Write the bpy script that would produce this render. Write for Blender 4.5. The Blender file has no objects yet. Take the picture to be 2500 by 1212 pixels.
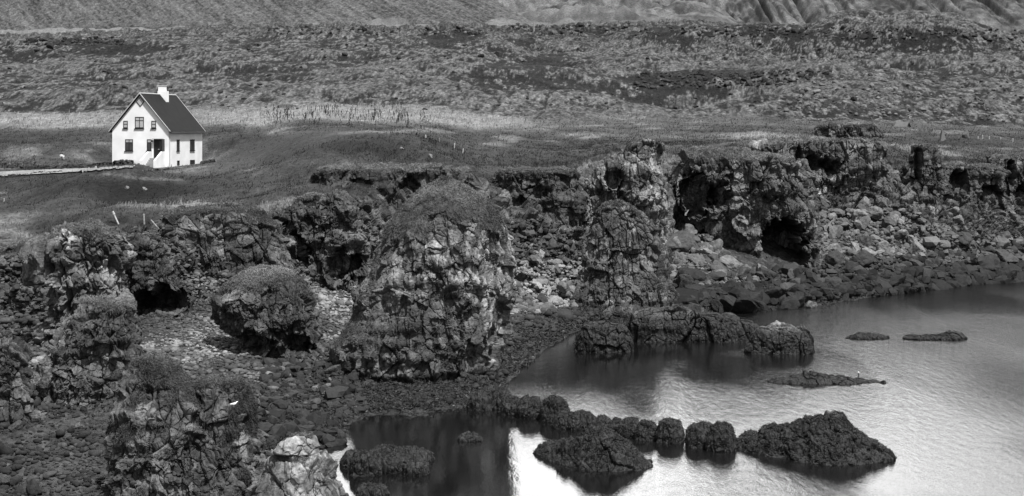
import bpy, math, random
import numpy as np
from concurrent.futures import ThreadPoolExecutor
from mathutils import Matrix, Vector
SC = bpy.context.scene
COL = SC.collection
R = math.radians
random.seed(7)
RNG = np.random.default_rng(7)
F = 4000.0          # focal length in photograph pixels
HZ = 320.0          # horizon row
CH = 15.0           # camera height above the sea

# ------------------------------------------------------------------ camera
cam = bpy.data.cameras.new('camera')
cam.sensor_width = 36.0
cam.lens = 36.0 * F / 2500.0
cam.shift_y = -(606.0 - HZ) / 2500.0
cam.clip_start = 1.0
cam.clip_end = 6000.0
co = bpy.data.objects.new('camera', cam)
co.location = (0, 0, CH)
co.rotation_euler = (R(90), 0, 0)
COL.objects.link(co)
SC.camera = co

# ------------------------------------------------------------------ sky, sun, exposure
CLOUD_LO, CLOUD_HI, BREAK = 1.3, 3.6, 11.0   # brightness of the cloud sheet and of its break
SUN_EL, SUN_AZ = 60.0, 148.0       # azimuth clockwise from +Y (north)
w = bpy.data.worlds.new('World')
SC.world = w
w.use_nodes = True
nt = w.node_tree
nt.nodes.clear()
wo = nt.nodes.new('ShaderNodeOutputWorld')
bg = nt.nodes.new('ShaderNodeBackground')
bg.inputs['Strength'].default_value = 0.09
sky = nt.nodes.new('ShaderNodeTexSky')
sky.sky_type = 'NISHITA'
sky.sun_disc = False
sky.sun_elevation = R(SUN_EL)
sky.sun_rotation = R(SUN_AZ)
sky.air_density = 1.6
sky.dust_density = 3.0
bw = nt.nodes.new('ShaderNodeRGBToBW')
nt.links.new(sky.outputs[0], bw.inputs[0])
def wnode(kind, **kw):
    n_ = nt.nodes.new(kind)
    for k_, v_ in kw.items(): setattr(n_, k_, v_)
    return n_


def wmath(op, a, b):
    n_ = wnode('ShaderNodeMath', operation=op)
    for k_, v_ in ((0, a), (1, b)):
        if isinstance(v_, (int, float)): n_.inputs[k_].default_value = v_
        else: nt.links.new(v_, n_.inputs[k_])
    return n_.outputs[0]


def wrange(v, a, b, c, d, smoothstep=False):
    n_ = wnode('ShaderNodeMapRange')
    if smoothstep: n_.interpolation_type = 'SMOOTHSTEP'
    nt.links.new(v, n_.inputs[0])
    for k_, x_ in enumerate((a, b, c, d)): n_.inputs[k_ + 1].default_value = x_
    return n_.outputs[0]


# overcast: a cloud sheet over the clear sky, with a bright break low in the north
tcw = wnode('ShaderNodeTexCoord')
mpw = wnode('ShaderNodeMapping')
mpw.inputs['Scale'].default_value = (1, 1, 2.4)
nt.links.new(tcw.outputs['Generated'], mpw.inputs[0])
cn = wnode('ShaderNodeTexNoise')
cn.inputs['Scale'].default_value = 5.0
cn.inputs['Detail'].default_value = 6.0
nt.links.new(mpw.outputs[0], cn.inputs['Vector'])
cloud = wrange(cn.outputs['Fac'], 0.36, 0.66, CLOUD_LO, CLOUD_HI)
_e, _z = R(13.0), R(2.5)
vd = wnode('ShaderNodeVectorMath', operation='DOT_PRODUCT')
nt.links.new(tcw.outputs['Generated'], vd.inputs[0])
vd.inputs[1].default_value = (math.sin(_z) * math.cos(_e), math.cos(_z) * math.cos(_e), math.sin(_e))
brk = wrange(vd.outputs['Value'], math.cos(R(16)), math.cos(R(2)), 0.0, 1.0, True)
brk = wmath('MULTIPLY', brk, wrange(cn.outputs['Fac'], 0.25, 0.6, 0.55, 1.15))
wide = wmath('MULTIPLY', wrange(vd.outputs['Value'], math.cos(R(50)), math.cos(R(12)), 0.0, 1.0, True), 9.5)
tot = wmath('ADD', wmath('ADD', wmath('MULTIPLY', bw.outputs[0], 0.25), wmath('ADD', cloud, wide)), wmath('MULTIPLY', brk, BREAK))
nt.links.new(tot, bg.inputs['Color'])
nt.links.new(bg.outputs[0], wo.inputs['Surface'])
sun = bpy.data.lights.new('sun', 'SUN')
sun.energy = 4.0
sun.angle = R(3.0)
so = bpy.data.objects.new('sun', sun)
COL.objects.link(so)
_a = R(SUN_AZ)
_d = Vector((math.sin(_a) * math.cos(R(SUN_EL)), math.cos(_a) * math.cos(R(SUN_EL)), math.sin(R(SUN_EL))))
so.rotation_euler = _d.to_track_quat('Z', 'Y').to_euler()
SC.view_settings.view_transform = 'Standard'
SC.view_settings.look = 'None'
SC.view_settings.exposure = 0.75
SC.view_settings.gamma = 1.0


# ------------------------------------------------------------------ noise in numpy
def par(fn, P, *a):
    """run fn on chunks of the points P in threads and join the results"""
    n = len(P)
    if n < 40000:
        return fn(P, *a)
    ch = np.array_split(np.arange(n), max(4, n // 60000))
    with ThreadPoolExecutor(4) as ex:
        r = list(ex.map(lambda c: fn(P[c[0]:c[-1] + 1], *a), [c for c in ch if len(c)]))
    if isinstance(r[0], tuple):
        return tuple(np.concatenate([x[k] for x in r]) for k in range(len(r[0])))
    return np.concatenate(r)


def hsh(x, y, z, seed):
    h = (x.astype(np.uint32) * np.uint32(0x8da6b343)) ^ (y.astype(np.uint32) * np.uint32(0xd8163841)) ^ (z.astype(np.uint32) * np.uint32(0xcb1ab31f))
    h = h + np.uint32((seed * 0x9e3779b1) & 0xffffffff)
    h ^= h >> np.uint32(15)
    h *= np.uint32(0x2c1b3c6d)
    h ^= h >> np.uint32(12)
    h *= np.uint32(0x297a2d39)
    h ^= h >> np.uint32(15)
    return h


_G = np.random.default_rng(1).normal(size=(64, 3))
_G /= np.linalg.norm(_G, axis=1)[:, None]
_G = _G.astype(np.float32)


def _perlin(P, seed):
    f = np.floor(P)
    I = f.astype(np.int64)
    d = (P - f).astype(np.float32)
    u = d * d * d * (d * (d * 6 - 15) + 10)
    out = np.zeros(len(P), np.float32)
    for cx in (0, 1):
        wx = u[:, 0] if cx else 1 - u[:, 0]
        for cy in (0, 1):
            wy = u[:, 1] if cy else 1 - u[:, 1]
            for cz in (0, 1):
                wz = u[:, 2] if cz else 1 - u[:, 2]
                g = _G[hsh(I[:, 0] + cx, I[:, 1] + cy, I[:, 2] + cz, seed) & np.uint32(63)]
                out += wx * wy * wz * (g[:, 0] * (d[:, 0] - cx) + g[:, 1] * (d[:, 1] - cy) + g[:, 2] * (d[:, 2] - cz))
    return out * 1.5


def noise(P, scale, seed=0):
    return par(_perlin, np.asarray(P) / np.asarray(scale), seed)


def fbm(P, scale, octaves=4, seed=0, gain=0.5):
    s, a, t = 0.0, 1.0, 0.0
    q = np.asarray(P) / np.asarray(scale)
    for k in range(octaves):
        s = s + a * par(_perlin, q, seed + 17 * k)
        t += a
        a *= gain
        q = q * 2.03 + 11.3
    return s / t


def _cells(Q, seed):
    b = np.floor(Q - 0.5).astype(np.int64)
    n = len(Q)
    f1 = np.full(n, 9.0, np.float32)
    f2 = np.full(n, 9.0, np.float32)
    hid = np.zeros(n, np.uint32)
    vec = np.zeros((n, 3), np.float32)
    for ox in (0, 1):
        for oy in (0, 1):
            for oz in (0, 1):
                c = b + np.array((ox, oy, oz))
                h = hsh(c[:, 0], c[:, 1], c[:, 2], seed)
                j = np.stack([(h & np.uint32(1023)), (h >> np.uint32(10)) & np.uint32(1023), (h >> np.uint32(20)) & np.uint32(1023)], 1).astype(np.float32) / 1023.0
                v = (Q - (c + 0.12 + 0.76 * j)).astype(np.float32)
                d = np.sqrt((v * v).sum(1))
                m = d < f1
                f2 = np.where(m, f1, np.minimum(f2, d))
                f1 = np.where(m, d, f1)
                hid = np.where(m, h, hid)
                vec[m] = v[m]
    h2 = hid * np.uint32(0x9e3779b1)
    h2 ^= h2 >> np.uint32(13)
    h2 *= np.uint32(0x85ebca6b)
    h2 ^= h2 >> np.uint32(16)
    r = (h2 & np.uint32(0xffff)).astype(np.float32) / 65535.0
    r2 = (h2 >> np.uint32(16)).astype(np.float32) / 65535.0
    nn = _G[(hid >> np.uint32(3)) & np.uint32(63)]
    return f2 - f1, r, r2, (vec * nn).sum(1)


def cells(P, scale, seed=0):
    """fractured-rock cells: edge distance, two randoms of the cell, tilt of its face"""
    return par(_cells, np.asarray(P) / np.asarray(scale), seed)


def smooth(x, a, b):
    t = np.clip((x - a) / (b - a), 0, 1)
    return t * t * (3 - 2 * t)


def fractured(P, s1, s2, amp=1.0, seed=0):
    """displacement and albedo factor of jointed basalt: blocks, upright cracks, ledges"""
    wv = np.stack([noise(P, s1 * 2.2, seed + 5), noise(P, s1 * 2.2, seed + 6), noise(P, s1 * 2.2, seed + 7)], 1)
    Q = P + wv * s1 * 0.30
    sz = np.array((1.0, 1.0, 1.45))
    e1, r1, q1, t1 = cells(Q, s1 * sz, seed)
    e2, r2, q2, t2 = cells(Q, s2 * sz, seed + 31)
    e3, r3, q3, t3 = cells(Q, s2 * 0.45 * sz, seed + 63)
    ec, rc_, qc, tc_ = cells(Q, np.array((s1 * 0.8, s1 * 0.8, s1 * 5.0)), seed + 71)
    big = smooth(fbm(P, s1 * 3.0, 2, seed + 8), -0.26, 0.04)      # some ground breaks small, some in big blocks
    led = noise(P, (s1 * 5, s1 * 5, s1 * 0.7), seed + 73)
    d = (0.2 + 0.8 * big) * s1 * (0.58 * (r1 - 0.5) + 0.34 * t1 - 0.12 * np.exp(-(e1 / 0.045) ** 2))
    d = d + s1 * (0.34 * (rc_ - 0.5) - 0.07 * np.exp(-(ec / 0.05) ** 2)) + 0.26 * s1 * led
    d = d + (1.0 - 0.5 * big) * s2 * (0.75 * (r2 - 0.5) + 0.34 * t2 - 0.16 * np.exp(-(e2 / 0.07) ** 2))
    d = d + (1.0 - 0.75 * big) * s2 * 0.45 * (0.7 * (r3 - 0.5) + 0.4 * t3)
    d = d + 0.22 * s1 * fbm(P, s1 * 1.6, 3, seed + 3)
    alb = (0.26 + 0.95 * big * q1 ** 1.8 + 0.9 * (1 - 0.5 * big) * q2 ** 2 + 0.25 * (q3 - 0.4)) * (1 + 0.9 * fbm(P, s1 * 2.2, 4, seed + 9))
    d = d - d.mean()
    return d * amp, np.clip(alb, 0.10, 3.0)


# ------------------------------------------------------------------ scene graph helpers
def tag(o, label=None, cat=None, group=None, kind=None):
    if label: o['label'] = label
    if cat: o['category'] = cat
    if group: o['group'] = group
    if kind: o['kind'] = kind
    return o


def link(name, me, parent=None):
    o = bpy.data.objects.new(name, me)
    COL.objects.link(o)
    if parent: o.parent = parent
    return o


def empty(name, loc=(0, 0, 0), rz=0.0):
    o = link(name, None)
    o.empty_display_size = 0.3
    o.location = loc
    o.rotation_euler = (0, 0, rz)
    return o


def raw_mesh(name, V, faces, mat, attrs=None, flat=True):
    """faces: (n,3) or (n,4) int array"""
    me = bpy.data.meshes.new(name)
    V = np.ascontiguousarray(V, np.float32)
    faces = np.ascontiguousarray(faces, np.int32)
    n, k = faces.shape
    me.vertices.add(len(V))
    me.vertices.foreach_set('co', V.ravel())
    me.loops.add(n * k)
    me.loops.foreach_set('vertex_index', faces.ravel())
    me.polygons.add(n)
    me.polygons.foreach_set('loop_start', np.arange(0, n * k, k, dtype=np.int32))
    me.update(calc_edges=True)
    for an, av in (attrs or {}).items():
        a = me.attributes.new(an, 'FLOAT', 'POINT')
        a.data.foreach_set('value', np.ascontiguousarray(av, np.float32))
    if flat: me.shade_flat()
    else: me.shade_smooth()
    me.materials.append(mat)
    return me


def grid_faces(nr, nc, wrap=False):
    i = np.arange(nr - 1)[:, None]
    j = np.arange(nc if wrap else nc - 1)[None, :]
    j2 = (j + 1) % nc
    a = i * nc + j
    b = i * nc + j2
    c = (i + 1) * nc + j2
    d = (i + 1) * nc + j
    return np.stack([a, b, c, d], -1).reshape(-1, 4)


def grid_normals(G, wrap=False):
    if wrap:
        du = np.roll(G, -1, 1) - np.roll(G, 1, 1)
    else:
        du = np.gradient(G, axis=1)
    dv = np.gradient(G, axis=0)
    n = np.cross(du, dv)
    n /= np.maximum(np.linalg.norm(n, axis=2, keepdims=True), 1e-9)
    return n


def W(px, py, Y):
    return np.array(((px - 1250.0) * Y / F, Y, CH - (py - HZ) * Y / F))


# ------------------------------------------------------------------ materials (all neutral greys)
def new_mat(name):
    m = bpy.data.materials.new(name)
    m.use_nodes = True
    n = m.node_tree
    n.nodes.clear()
    o = n.nodes.new('ShaderNodeOutputMaterial')
    p = n.nodes.new('ShaderNodeBsdfPrincipled')
    n.links.new(p.outputs[0], o.inputs['Surface'])
    return m, n, p


def attr_mat(name, fine=0.15, contrast=0.7, bump=0.5, rough=0.92, wetattr=False, stretch=(1, 1, 1)):
    """base colour = the stored albedo of the vertex times fine grain"""
    m, n, p = new_mat(name)
    at = n.nodes.new('ShaderNodeAttribute')
    at.attribute_name = 'alb'
    tc = n.nodes.new('ShaderNodeTexCoord')
    mp = n.nodes.new('ShaderNodeMapping')
    mp.inputs['Scale'].default_value = stretch
    n.links.new(tc.outputs['Object'], mp.inputs[0])
    no = n.nodes.new('ShaderNodeTexNoise')
    no.inputs['Scale'].default_value = 1.0 / fine
    no.inputs['Detail'].default_value = 4.0
    no.inputs['Roughness'].default_value = 0.65
    n.links.new(mp.outputs[0], no.inputs['Vector'])
    mr = n.nodes.new('ShaderNodeMapRange')
    mr.inputs[1].default_value = 0.3
    mr.inputs[2].default_value = 0.7
    mr.inputs[3].default_value = 1.0 - contrast
    mr.inputs[4].default_value = 1.0 + contrast
    n.links.new(no.outputs['Fac'], mr.inputs[0])
    mu = n.nodes.new('ShaderNodeMath')
    mu.operation = 'MULTIPLY'
    mu.use_clamp = True
    n.links.new(at.outputs['Fac'], mu.inputs[0])
    n.links.new(mr.outputs[0], mu.inputs[1])
    n.links.new(mu.outputs[0], p.inputs['Base Color'])
    if bump:
        b = n.nodes.new('ShaderNodeBump')
        b.inputs['Strength'].default_value = bump
        b.inputs['Distance'].default_value = fine * 0.8
        n.links.new(no.outputs['Fac'], b.inputs['Height'])
        n.links.new(b.outputs[0], p.inputs['Normal'])
    if wetattr:
        aw = n.nodes.new('ShaderNodeAttribute')
        aw.attribute_name = 'wet'
        rr = n.nodes.new('ShaderNodeMapRange')
        rr.inputs[3].default_value = rough
        rr.inputs[4].default_value = 0.45
        n.links.new(aw.outputs['Fac'], rr.inputs[0])
        n.links.new(rr.outputs[0], p.inputs['Roughness'])
    else:
        p.inputs['Roughness'].default_value = rough
    p.inputs['Specular IOR Level'].default_value = 0.25
    return m


def plain_mat(name, v, rough=0.7, var=0.15, scale=3.0, bump=0.0, spec=0.4):
    m, n, p = new_mat(name)
    tc = n.nodes.new('ShaderNodeTexCoord')
    no = n.nodes.new('ShaderNodeTexNoise')
    no.inputs['Scale'].default_value = scale
    no.inputs['Detail'].default_value = 5.0
    n.links.new(tc.outputs['Object'], no.inputs['Vector'])
    mr = n.nodes.new('ShaderNodeMapRange')
    mr.inputs[1].default_value = 0.3
    mr.inputs[2].default_value = 0.7
    mr.inputs[3].default_value = v * (1 - var)
    mr.inputs[4].default_value = v * (1 + var)
    n.links.new(no.outputs['Fac'], mr.inputs[0])
    n.links.new(mr.outputs[0], p.inputs['Base Color'])
    p.inputs['Roughness'].default_value = rough
    p.inputs['Specular IOR Level'].default_value = spec
    if bump:
        b = n.nodes.new('ShaderNodeBump')
        b.inputs['Strength'].default_value = bump
        b.inputs['Distance'].default_value = 0.03
        n.links.new(no.outputs['Fac'], b.inputs['Height'])
        n.links.new(b.outputs[0], p.inputs['Normal'])
    return m


M_ROCK = attr_mat('jointed_basalt', 0.16, 0.6, 0.6, 0.9, True)
M_LAND = attr_mat('heath_and_turf', 0.3, 0.7, 0.7, 0.95, True)
M_LAVA = attr_mat('lava_heath', 0.55, 0.85, 1.0, 0.95, False, (1, 0.5, 1))
M_HILL = attr_mat('mountain_scree', 0.9, 0.75, 0.8, 0.95)
M_BLADE = attr_mat('grass_blade', 0.6, 0.2, 0.0, 0.8)
M_WEED = attr_mat('wet_seaweed', 0.12, 0.8, 1.0, 0.55, False, (1, 1, 0.35))
M_STONE = attr_mat('beach_stone', 0.12, 0.35, 0.3, 0.8)

# ------------------------------------------------------------------ the land: one sheet from the foreshore to the mountains
# for each column of the photograph: (row, distance) of every profile node
NODES = ['fore', 'shore', 'foot', 'edge', 'mead1', 'mead2', 'mead3', 'lava0', 'lava1', 'lava2', 'crest', 'flat', 'mfoot', 'mmid', 'mtop']
C = {
    -500: [(1500, 50), (1212, 62), (800, 114), (600, 124), (500, 150), (412, 178), (345, 205), (278, 240), (205, 310), (165, 370), (100, 480), (92, 560), (80, 900), (20, 1100), (-60, 1400)],
    0:    [(1500, 50), (1212, 62), (800, 114), (600, 124), (500, 148), (412, 178), (345, 205), (278, 240), (205, 310), (165, 370), (104, 480), (92, 560), (80, 900), (20, 1100), (-60, 1400)],
    200:  [(1500, 50), (1180, 63), (835, 109), (566, 119), (500, 138), (424, 176), (345, 205), (276, 240), (205, 310), (160, 375), (94, 480), (88, 560), (80, 900), (20, 1100), (-60, 1400)],
    380:  [(1450, 52), (1060, 75), (735, 114), (540, 122), (490, 138), (416, 182), (350, 206), (272, 240), (205, 310), (160, 375), (84, 490), (84, 570), (80, 900), (20, 1100), (-60, 1400)],
    600:  [(1300, 58), (1000, 82), (718, 119), (512, 127), (466, 142), (398, 178), (335, 205), (266, 245), (200, 320), (155, 380), (78, 500), (76, 580), (72, 900), (20, 1100), (-60, 1400)],
    780:  [(1340, 62), (1012, 85), (700, 127), (490, 135), (438, 148), (346, 166), (312, 195), (258, 250), (200, 320), (150, 390), (74, 510), (72, 580), (70, 900), (20, 1100), (-60, 1400)],
    900:  [(1400, 62), (1010, 87), (700, 130), (450, 140), (390, 152), (325, 167), (306, 200), (262, 250), (200, 320), (150, 390), (76, 510), (72, 580), (68, 900), (15, 1100), (-60, 1400)],
    1020: [(1400, 62), (1000, 88), (695, 132), (415, 146), (370, 156), (332, 170), (312, 205), (268, 250), (200, 320), (150, 390), (78, 510), (72, 580), (66, 900), (15, 1100), (-60, 1400)],
    1180: [(1400, 66), (962, 93.2), (735, 127), (430, 150), (412, 160), (382, 172), (340, 200), (286, 245), (205, 320), (150, 390), (74, 520), (70, 590), (64, 850), (20, 1050), (-40, 1400)],
    1350: [(1320, 70), (838, 115.5), (738, 133), (420, 158), (402, 168), (372, 182), (338, 206), (296, 245), (205, 320), (150, 390), (72, 520), (68, 600), (60, 850), (20, 1050), (-40, 1400)],
    1550: [(1320, 80), (742, 141), (700, 147), (372, 166), (366, 174), (350, 188), (330, 210), (292, 255), (215, 320), (158, 380), (66, 520), (66, 600), (52, 850), (15, 1050), (-40, 1400)],
    1700: [(1320, 80), (760, 135.5), (605, 152), (385, 166), (376, 174), (352, 188), (328, 212), (292, 255), (225, 310), (162, 390), (62, 520), (66, 600), (50, 850), (10, 1050), (-42, 1400)],
    1850: [(1320, 80), (752, 138), (575, 158), (378, 172), (366, 178), (345, 190), (326, 214), (288, 255), (220, 310), (160, 390), (70, 520), (76, 600), (66, 850), (0, 980), (-45, 1200)],
    2000: [(1320, 84), (738, 142.5), (545, 166), (378, 176), (364, 181), (345, 193), (328, 216), (292, 255), (205, 320), (156, 400), (74, 520), (80, 600), (70, 850), (0, 980), (-45, 1200)],
    2250: [(1320, 90), (705, 155), (600, 164), (398, 179), (385, 184), (362, 198), (338, 222), (304, 255), (215, 320), (152, 400), (76, 520), (86, 600), (78, 850), (0, 980), (-45, 1200)],
    2500: [(1320, 95), (682, 165), (610, 169), (402, 181), (392, 186), (368, 202), (340, 228), (310, 255), (215, 320), (148, 400), (96, 500), (94, 600), (84, 850), (5, 980), (-45, 1200)],
    3000: [(1320, 95), (670, 170), (610, 175), (402, 184), (392, 192), (368, 208), (340, 232), (310, 260), (215, 320), (148, 400), (96, 500), (94, 600), (84, 850), (5, 980), (-45, 1200)],
}
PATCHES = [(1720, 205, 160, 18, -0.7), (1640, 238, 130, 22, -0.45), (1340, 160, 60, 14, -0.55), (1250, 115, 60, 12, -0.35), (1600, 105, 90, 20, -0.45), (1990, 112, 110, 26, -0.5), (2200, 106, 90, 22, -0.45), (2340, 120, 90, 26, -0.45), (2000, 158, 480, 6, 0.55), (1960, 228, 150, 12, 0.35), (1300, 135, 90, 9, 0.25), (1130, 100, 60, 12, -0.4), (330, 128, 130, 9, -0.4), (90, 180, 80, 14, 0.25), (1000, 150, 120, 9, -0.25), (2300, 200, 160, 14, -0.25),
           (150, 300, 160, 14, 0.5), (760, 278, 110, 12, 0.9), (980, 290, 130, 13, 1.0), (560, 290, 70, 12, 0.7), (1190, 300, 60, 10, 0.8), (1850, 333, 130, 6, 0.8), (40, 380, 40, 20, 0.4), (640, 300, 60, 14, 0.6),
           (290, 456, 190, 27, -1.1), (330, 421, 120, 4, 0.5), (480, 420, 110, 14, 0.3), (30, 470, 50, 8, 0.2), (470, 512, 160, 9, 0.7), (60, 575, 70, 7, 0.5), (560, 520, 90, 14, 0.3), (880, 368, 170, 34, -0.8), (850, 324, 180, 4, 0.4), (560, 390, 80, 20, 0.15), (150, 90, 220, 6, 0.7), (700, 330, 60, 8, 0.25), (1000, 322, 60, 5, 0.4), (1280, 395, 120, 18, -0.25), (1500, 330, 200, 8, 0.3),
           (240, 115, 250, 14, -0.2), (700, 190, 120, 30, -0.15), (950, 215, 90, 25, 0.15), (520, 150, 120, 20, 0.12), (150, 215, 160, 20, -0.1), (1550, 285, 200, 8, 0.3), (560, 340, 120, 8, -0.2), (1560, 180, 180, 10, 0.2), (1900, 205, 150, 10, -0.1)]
ROWS = [110, 190, 330, 90, 110, 90, 90, 110, 60, 190, 20, 20, 40, 110]
CX = np.array(sorted(C))
CT = np.array([C[k] for k in CX], float)              # columns x nodes x 2


def pchip(x, y, xq):
    """monotone cubic interpolation along axis 0"""
    h = np.diff(x).reshape((-1,) + (1,) * (y.ndim - 1))
    d = np.diff(y, axis=0) / h
    m = np.zeros_like(y)
    s = (d[1:] * d[:-1]) > 0
    hm = 2 * d[1:] * d[:-1] / np.where(np.abs(d[1:] + d[:-1]) < 1e-12, 1, d[1:] + d[:-1])
    m[1:-1] = np.where(s, hm, 0)
    m[0], m[-1] = d[0], d[-1]
    i = np.clip(np.searchsorted(x, xq) - 1, 0, len(x) - 2)
    sh = (-1,) + (1,) * (y.ndim - 1)
    hh = h[i]
    t = ((xq - x[i]) / (x[i + 1] - x[i])).reshape(sh)
    return (y[i] * (1 + 2 * t) * (1 - t) ** 2 + m[i] * hh * t * (1 - t) ** 2 + y[i + 1] * t * t * (3 - 2 * t) - m[i + 1] * hh * t * t * (1 - t))


NCOL = 1500
PXS = np.concatenate([np.linspace(-480, -20, 110, endpoint=False), np.linspace(-20, 2520, NCOL - 220, endpoint=False), np.linspace(2520, 2980, 110)])
prof = pchip(CX, CT, PXS)                                # NCOL x nodes x 2
# small wobble of the cliff foot, edge and shore so that no line is ruled
for k, amp in ((1, 1.5), (2, 1.6), (3, 1.8), (7, 3.0), (8, 6.0), (10, 8.0)):
    q = np.stack([PXS * prof[:, k, 1] / F, np.full(NCOL, k * 7.7), np.zeros(NCOL)], 1)
    dv = amp * fbm(q, 9.0 if k < 7 else 40.0, 4, 40 + k)
    prof[:, k, 1] += dv
    if k in (7, 10):
        prof[:, k, 0] += 7.0 * fbm(q, 22.0, 4, 60 + k)
tt = np.concatenate([np.linspace(k, k + 1, n, endpoint=False) for k, n in enumerate(ROWS)] + [[len(ROWS)]])
zc = CH - (prof[:, :, 0] - HZ) * prof[:, :, 1] / F
PZ = np.stack([prof[:, :, 1], zc], 2).transpose(1, 0, 2)   # nodes x cols x (Y,z)
kk = np.arange(len(NODES), dtype=float)
G = pchip(kk, PZ, tt)                                      # rows x cols x 2
NR = len(tt)
S = np.zeros((NR, NCOL, 3))
S[:, :, 0] = (PXS[None, :] - 1250.0) * G[:, :, 0] / F
S[:, :, 1] = G[:, :, 0]
S[:, :, 2] = G[:, :, 1]
T = np.repeat(tt[:, None], NCOL, 1)
PX = np.repeat(PXS[None, :], NR, 0)


def bumpz(px, Y, h, wx, wy):
    X = (px - 1250.0) * Y / F
    d = ((S[:, :, 0] - X) / wx) ** 2 + ((S[:, :, 1] - Y) / wy) ** 2
    S[:, :, 2] += h * np.exp(-d)


bumpz(330, 152, 2.3, 5.4, 6.0)          # grassy mound before the house
bumpz(200, 152, 0.7, 5.0, 5.0)
bumpz(15, 134, 1.3, 3.0, 5.0)
bumpz(280, 128, 0.6, 2.6, 3.0)
bumpz(740, 143, 0.5, 3.0, 4.0)
bumpz(2400, 215, 1.0, 9.0, 6.0)
bumpz(2330, 225, 1.0, 7.0, 5.0)
bumpz(860, 178, 0.4, 14.0, 9.0)
bumpz(1665, 440, 5.5, 20.0, 20.0)
bumpz(2010, 300, 2.6, 20.0, 16.0)
bumpz(2420, 330, 2.5, 14.0, 18.0)
bumpz(1180, 330, 2.2, 16.0, 22.0)
bumpz(780, 420, 3.0, 30.0, 25.0)        # lava ridges and hollows
bumpz(1960, 435, 4.8, 26.0, 18.0)
bumpz(2130, 440, 4.5, 22.0, 18.0)
bumpz(2310, 425, 6.2, 20.0, 17.0)
bumpz(1880, 400, -2.5, 25.0, 25.0)
bumpz(1750, 305, -6.5, 17.0, 24.0)
bumpz(1900, 275, 2.2, 14.0, 10.0)
bumpz(560, 340, 1.8, 20.0, 12.0)
bumpz(100, 400, 3.0, 24.0, 20.0)
bumpz(960, 300, 1.6, 12.0, 10.0)
bumpz(1330, 385, -5.0, 14.0, 20.0)
bumpz(1400, 440, -4.5, 20.0, 18.0)
bumpz(1560, 430, -3.5, 22.0, 18.0)
bumpz(1150, 455, 2.0, 16.0, 22.0)
bumpz(1000, 360, 2.0, 22.0, 30.0)
bumpz(420, 380, 2.0, 35.0, 32.0)
# level ground round the house
HX, HY = (385 - 1250.0) * 193 / F, 193.0
dh = np.sqrt((S[:, :, 0] - HX) ** 2 + ((S[:, :, 1] - HY) * 0.9) ** 2)
mh = 1 - smooth(dh, 6.5, 12.0)
target = 11.0 + 0.02 * (HX - S[:, :, 0]) + 0.03 * (S[:, :, 1] - 192)
S[:, :, 2] = S[:, :, 2] * (1 - mh) + target * mh

P0 = S.reshape(-1, 3)
Tf = T.ravel()
PXf = PX.ravel()
N0 = grid_normals(S).reshape(-1, 3)
N0 *= np.where(N0[:, 2:3] < 0, -1, 1)
zf = P0[:, 2]
# masks
m_beach = 1 - smooth(Tf + 0.25 * fbm(P0, 5.0, 3, 21), 1.75, 2.1)
m_cliff = smooth(Tf, 1.8, 2.1) * (1 - smooth(Tf + 0.35 * fbm(P0, 4.0, 3, 22), 2.85, 3.1))
m_lava = smooth(Tf + 0.25 * fbm(P0, 14.0, 3, 23), 6.95, 7.15) * (1 - smooth(Tf, 10.6, 11.0))
m_mt = smooth(Tf, 11.0, 12.0)
m_mead = np.clip(1 - m_beach - m_cliff - m_lava - m_mt, 0, 1)
slope = N0[:, 2]
cl_grass = m_cliff * smooth(Tf + 0.3 * fbm(P0, 3.0, 4, 24), 2.72, 2.95)
rocky = np.clip(m_cliff - cl_grass, 0, 1)

# patches of other ground cover, and shading painted on mound and hill: px, row, half sizes, + paler / - darker
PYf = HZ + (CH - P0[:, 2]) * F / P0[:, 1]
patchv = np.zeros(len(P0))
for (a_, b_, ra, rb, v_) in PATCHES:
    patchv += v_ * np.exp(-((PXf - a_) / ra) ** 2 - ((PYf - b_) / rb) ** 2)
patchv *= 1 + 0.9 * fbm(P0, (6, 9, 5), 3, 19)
disp = np.zeros(len(P0))
alb = np.zeros(len(P0))
# rocky parts
ci = np.where(rocky > 0.01)[0]
dR, aR = fractured(P0[ci], 1.3, 0.5, 1.0, 3)
Nd = N0.copy()
disp_r = np.zeros(len(P0)); alb_r = np.zeros(len(P0))
disp_r[ci] = dR; alb_r[ci] = aR
disp += rocky * disp_r * 1.3
alb += rocky * alb_r * 0.10
# beach
bi = np.where(m_beach > 0.01)[0]
e, r1, q1, t1 = cells(P0[bi], 0.55, 77)
db = 0.16 * np.sqrt(np.clip(e, 0, 1)) + 0.05 * t1 + 0.25 * fbm(P0[bi], 3.0, 3, 25) + 0.35 * fbm(P0[bi], 1.3, 3, 125) * (1 - smooth(P0[bi][:, 2], 0.9, 1.5)) * smooth(P0[bi][:, 2], -0.2, 0.3)
wl = 0.75 + 0.45 * fbm(P0[bi], 6.0, 3, 26)
weedz = 1 - smooth(P0[bi][:, 2], wl, wl + 0.5)
alb_b = (0.018 + 0.04 * q1) * (1 - weedz) + weedz * (0.012 + 0.022 * q1)
tmp = np.zeros(len(P0)); tmp[bi] = db
disp += m_beach * tmp
tmp = np.zeros(len(P0)); tmp[bi] = alb_b
alb += m_beach * tmp
wet = np.zeros(len(P0)); wet[bi] = weedz * 0.8
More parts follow.
